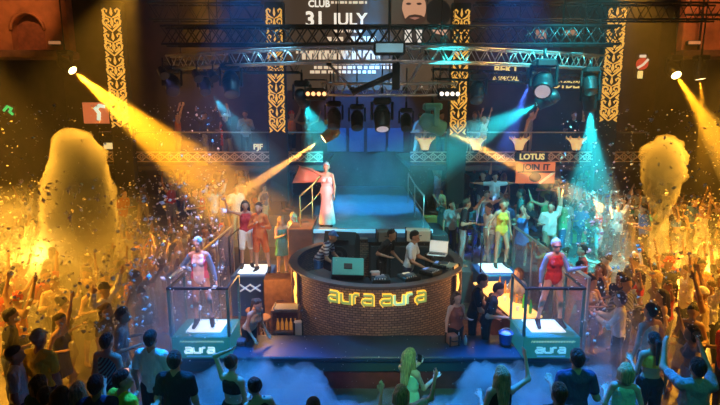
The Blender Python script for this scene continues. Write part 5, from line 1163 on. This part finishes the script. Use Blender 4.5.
def cloudmat(name, dens):
    m = bpy.data.materials.new(name); m.use_nodes = True; nt = m.node_tree; nt.nodes.remove(nt.nodes['Principled BSDF']); N = nt.nodes.new; L = nt.links.new
    v = N('ShaderNodeVolumeScatter'); v.inputs['Anisotropy'].default_value = .25; L(v.outputs[0], nt.nodes['Material Output'].inputs['Volume'])
    tc = N('ShaderNodeTexCoord'); ln = N('ShaderNodeVectorMath'); ln.operation = 'LENGTH'; L(tc.outputs['Object'], ln.inputs[0])
    mr = N('ShaderNodeMapRange'); mr.interpolation_type = 'SMOOTHSTEP'; mr.inputs['From Min'].default_value = .25; mr.inputs['From Max'].default_value = 1.0; mr.inputs['To Min'].default_value = 1; mr.inputs['To Max'].default_value = 0; L(ln.outputs['Value'], mr.inputs['Value'])
    nz = N('ShaderNodeTexNoise'); nz.inputs['Scale'].default_value = 2.6; nz.inputs['Detail'].default_value = 4; L(tc.outputs['Object'], nz.inputs['Vector'])
    nr = N('ShaderNodeMapRange'); nr.inputs['From Min'].default_value = .36; nr.inputs['From Max'].default_value = .62; L(nz.outputs['Fac'], nr.inputs['Value'])
    m1 = N('ShaderNodeMath'); m1.operation = 'MULTIPLY'; L(mr.outputs[0], m1.inputs[0]); L(nr.outputs[0], m1.inputs[1])
    m2 = N('ShaderNodeMath'); m2.operation = 'MULTIPLY'; m2.inputs[1].default_value = dens; L(m1.outputs[0], m2.inputs[0]); L(m2.outputs[0], v.inputs['Density']); return m
def cloud(name, c, r, dens, lab, seed):
    o = MB().lathe([(max(.01, math.sin(PI * i / 12)), -math.cos(PI * i / 12)) for i in range(13)], 24).build(name, cloudmat('cloud_smoke', dens)); o.location = c; o.scale = r; o.rotation_euler = (0, 0, seed); tag(o, lab, 'smoke'); return o
cloud('smoke_cloud', at(55, 268, 10.5), (3.8, 3.0, 2.1), .6, 'bright amber smoke hanging low over the left crowd', 0)
cloud('smoke_cloud', at(150, 305, 8.6), (1.9, 1.5, 1.4), 1.0, 'mauve smoke between left podium and left crowd', 0)
cloud('smoke_cloud', at(705, 285, 10.2), (2.8, 2.3, 1.8), .55, 'bright amber smoke hanging low over the right crowd', 0)
cloud('smoke_cloud', at(615, 345, 7.8), (1.7, 1.4, 1.2), .6, 'mauve smoke between right podium and right crowd', 0)
cloud('smoke_cloud', at(372, 180, 16.8), (1.7, 3.4, 2.3), .16, 'teal blue haze hanging over the upper stage', 0)
cloud('smoke_cloud', at(110, 335, 7.9), (2.6, 1.5, 1.3), .8, 'orange pink smoke behind the people at the lower left', 0)
def flakes(name, m, specs, lab, seed):
    rr = random.Random(seed); mb = MB()
    for n, fn, s0, s1 in specs:
        for i in range(n):
            p = fn(rr)
            if p is None: continue
            s = s0 * (s1 / s0) ** (rr.random() ** 2.0); ax = [Vector((rr.gauss(0, 1), rr.gauss(0, 1), rr.gauss(0, 1))).normalized() for _ in range(2)]
            u = ax[0]; v = u.cross(ax[1]).normalized(); w_ = u.cross(v)
            a_, b_, c_ = s, s * rr.uniform(.5, 1), s * rr.uniform(.3, .7)
            vs = [p + u * a_, p - u * a_, p + v * b_, p - v * b_, p + w_ * c_, p - w_ * c_]
            mb.add(vs, [(0, 2, 4), (2, 1, 4), (1, 3, 4), (3, 0, 4), (2, 0, 5), (1, 2, 5), (3, 1, 5), (0, 3, 5)], True)
    o = mb.build(name, m); tag(o, lab, 'foam flakes', kind='stuff'); return o
def inpx(x0, x1, y0, y1, Y0, Y1):
    def f(rr):
        Y = rr.uniform(Y0, Y1); p = at(rr.uniform(x0, x1), rr.uniform(y0, y1), Y)
        return p if .1 < p.z < 9 and abs(p.x) < 13 else None
    return f
M_flake = mat('foam_white', (.92, .90, .86), .7); _n = M_flake.node_tree; _t = _n.nodes.new('ShaderNodeBsdfTranslucent'); _t.inputs[0].default_value = (.95, .93, .9, 1); _x = _n.nodes.new('ShaderNodeMixShader'); _x.inputs[0].default_value = .5
_n.links.new(_n.nodes['Principled BSDF'].outputs[0], _x.inputs[1]); _n.links.new(_t.outputs[0], _x.inputs[2]); _n.links.new(_x.outputs[0], _n.nodes['Material Output'].inputs['Surface'])
flakes('foam_flakes', M_flake, [(1500, inpx(-10, 225, 105, 340, 6, 14), .010, .040), (1500, inpx(-10, 225, 180, 330, 7.5, 13), .018, .065), (150, inpx(-5, 150, 260, 345, 6, 8.5), .03, .055)], 'flying foam flakes over the left crowd', 21)
flakes('foam_flakes', M_flake, [(1300, inpx(560, 730, 110, 350, 6, 14), .010, .040), (1300, inpx(580, 730, 190, 330, 7.5, 13), .015, .055), (120, inpx(555, 640, 160, 230, 11, 14.5), .012, .05)], 'flying foam flakes over the right crowd', 22)
flakes('foam_flakes', M_flake, [(320, inpx(120, 620, 300, 404, 5, 7.6), .004, .011), (260, inpx(330, 430, 160, 225, 11, 14), .006, .016), (200, inpx(220, 560, 180, 300, 8, 13), .005, .014)], 'sparse fine flakes drifting over the stage and fog', 23)
# ------------------------------------------------------------------ light of the hall, from unseen lamps without fixtures
def spot(loc, tgt, col, power, ang, blend=.6, rad=.15):
    l = bpy.data.lights.new('unseen_spot', 'SPOT'); l.energy = power; l.color = col; l.spot_size = math.radians(ang); l.spot_blend = blend; l.shadow_soft_size = rad
    o = bpy.data.objects.new('unseen_spot', l); link(o); o.location = loc; d = Vector(tgt) - Vector(loc); o.rotation_euler = d.to_track_quat('-Z', 'Y').to_euler(); return o
def point(loc, col, power, rad=.2):
    l = bpy.data.lights.new('unseen_point', 'POINT'); l.energy = power; l.color = col; l.shadow_soft_size = rad
    o = bpy.data.objects.new('unseen_point', l); link(o); o.location = loc; return o
AM2 = (1, .42, .03)
spot((-11.5, 13.5, 8.8), (-7.6, 10, .8), AM2, 16000, 40)
spot((-6.8, 15.4, 9.2), (-7.6, 10, .8), AM2, 11000, 40)
spot((-10.5, 6, 8.5), (-6.8, 7.9, 1.0), AM2, 8500, 36)
point(at(42, 255, 11.3), (1, .50, .06), 600)  # added inside the left smoke to give it a hot spot
spot((11.5, 13.5, 8.8), (8.2, 10, .8), AM2, 16000, 42)
spot((7.8, 15.4, 9.2), (8.6, 10, .8), AM2, 10000, 42)
spot((11.0, 6, 8.5), (7.4, 8.3, 1.0), AM2, 6500, 36)
point(at(705, 288, 11.0), (1, .50, .06), 520)  # added inside the right smoke to make it glow
# blue / teal over the middle
BL = (.02, .22, 1); TE = (.02, .75, .85)
spot((.35, 13.5, 8.6), (.35, 17.5, 2.0), (.015, .32, .80), 9000, 42)
spot((.35, 14.5, 9.2), (.35, 18.5, 1.8), (.01, .30, .70), 3500, 40)
spot((.35, 16.5, 10.2), (.35, 22.4, 4.4), (.01, .16, .9), 5000, 36)
spot((-2.0, 9.2, 8.4), (-1.8, 6.3, 0), (.006, .25, 1), 10500, 32)
spot((2.6, 9.2, 8.4), (2.9, 6.3, 0), (.006, .25, 1), 10500, 32)
spot((-1.5, 10.4, 8.2), (-2.9, 8.2, 1.9), (.25, .55, 1), 1700, 20)
spot((2.0, 10.4, 8.2), (3.3, 8.2, 1.9), (.25, .50, 1), 1500, 20)
spot((-1.2, 3.0, 8.5), (-2.7, 8.3, 2.1), (1, .48, .46), 3400, 15)
spot((2.2, 3.0, 8.5), (3.4, 8.3, 2.1), (1, .46, .44), 3000, 15)
spot((.2, .5, 8.5), (.3, 5.0, 1.3), (.05, 1, .72), 260, 50)
spot((.2, .5, 8.5), (.72, 6.9, 1.2), (.20, 1, .62), 2200, 12)  # narrow lamp added to brighten the woman in mint
spot((-3.5, 1.0, 8.5), (-1.9, 6.9, 1.3), (.05, 1, .75), 500, 12)  # narrow lamp added for the woman with the lifted arm
spot((4.5, 1.0, 8.5), (3.4, 6.4, 1.3), (.05, 1, .75), 500, 22)  # lamp added to brighten people at the lower right
spot((-4.2, 14.6, 9.3), (-4.4, 11.5, 1), AM2, 6000, 34)  # added to warm the area where the left yellow beam lands
spot((4.5, 8.5, 8.4), (4.3, 13.8, 1.5), TE, 6000, 48)
spot((-1.5, 9.5, 8.4), (-2.6, 12.8, 1.6), (.2, .65, 1), 2000, 30)
spot((-1.0, 8.0, 8.2), (-2.6, 11.6, 2.2), (1, .50, .35), 900, 18)
spot((1.6, 8.0, 8.2), (3.2, 11.7, 2.0), (1, .75, .4), 800, 15)
spot((.4, .5, 8.8), (.36, 8.8, 1.45), (1, .66, .50), 1900, 19)
spot((.6, 8.5, 8.2), (.5, 10.9, 1.2), (.25, .75, .85), 800, 34)
spot((-.6, 8.5, 5.2), (-.98, 13.5, 2.9), (1, .42, .40), 2200, 17)  # unseen lamp added to light the gown pink
spot((2.4, 8.6, 5.0), (1.68, 11.2, 6.55), (.02, .85, .9), 1600, 20)  # unseen lamp added to brighten the teal moving head
spot((-3.6, 8.0, 8.8), (-2.9, 8.6, 1.6), (.10, .35, 1), 900, 24)
# warm service-pit light
point((-1.95, 9.7, 1.55), (1, .48, .12), 40, .08)
point((2.75, 9.6, 1.75), (1, .50, .14), 40, .08)
# dim red wash on the stone panels and warm wash on the rear walls
spot((-8.5, 11.5, 9.8), (-11, 15.5, 8.3), (1, .42, .12), 800, 50)
spot((8.5, 11.5, 9.8), (11, 15.5, 8.3), (1, .40, .12), 800, 50)
spot((-5, 13.5, 10.4), (-5, 22, 6), (1, .36, .10), 500, 80)
spot((6, 13.5, 10.4), (6, 22, 6), (1, .36, .10), 500, 80)
spot((-4.0, 11, 8.6), (-4.5, 16, 3.6), (1, .5, .2), 350, 60)
spot((5.0, 11, 8.6), (5.2, 16, 3.6), (1, .5, .2), 200, 60)
spot((1, 6.5, 8.6), (0.5, 10.5, 6.2), (1, .85, .65), 200, 80)
spot((5.5, 8, 8.4), (4.2, 11.2, 6.2), (1, .55, .15), 600, 60)
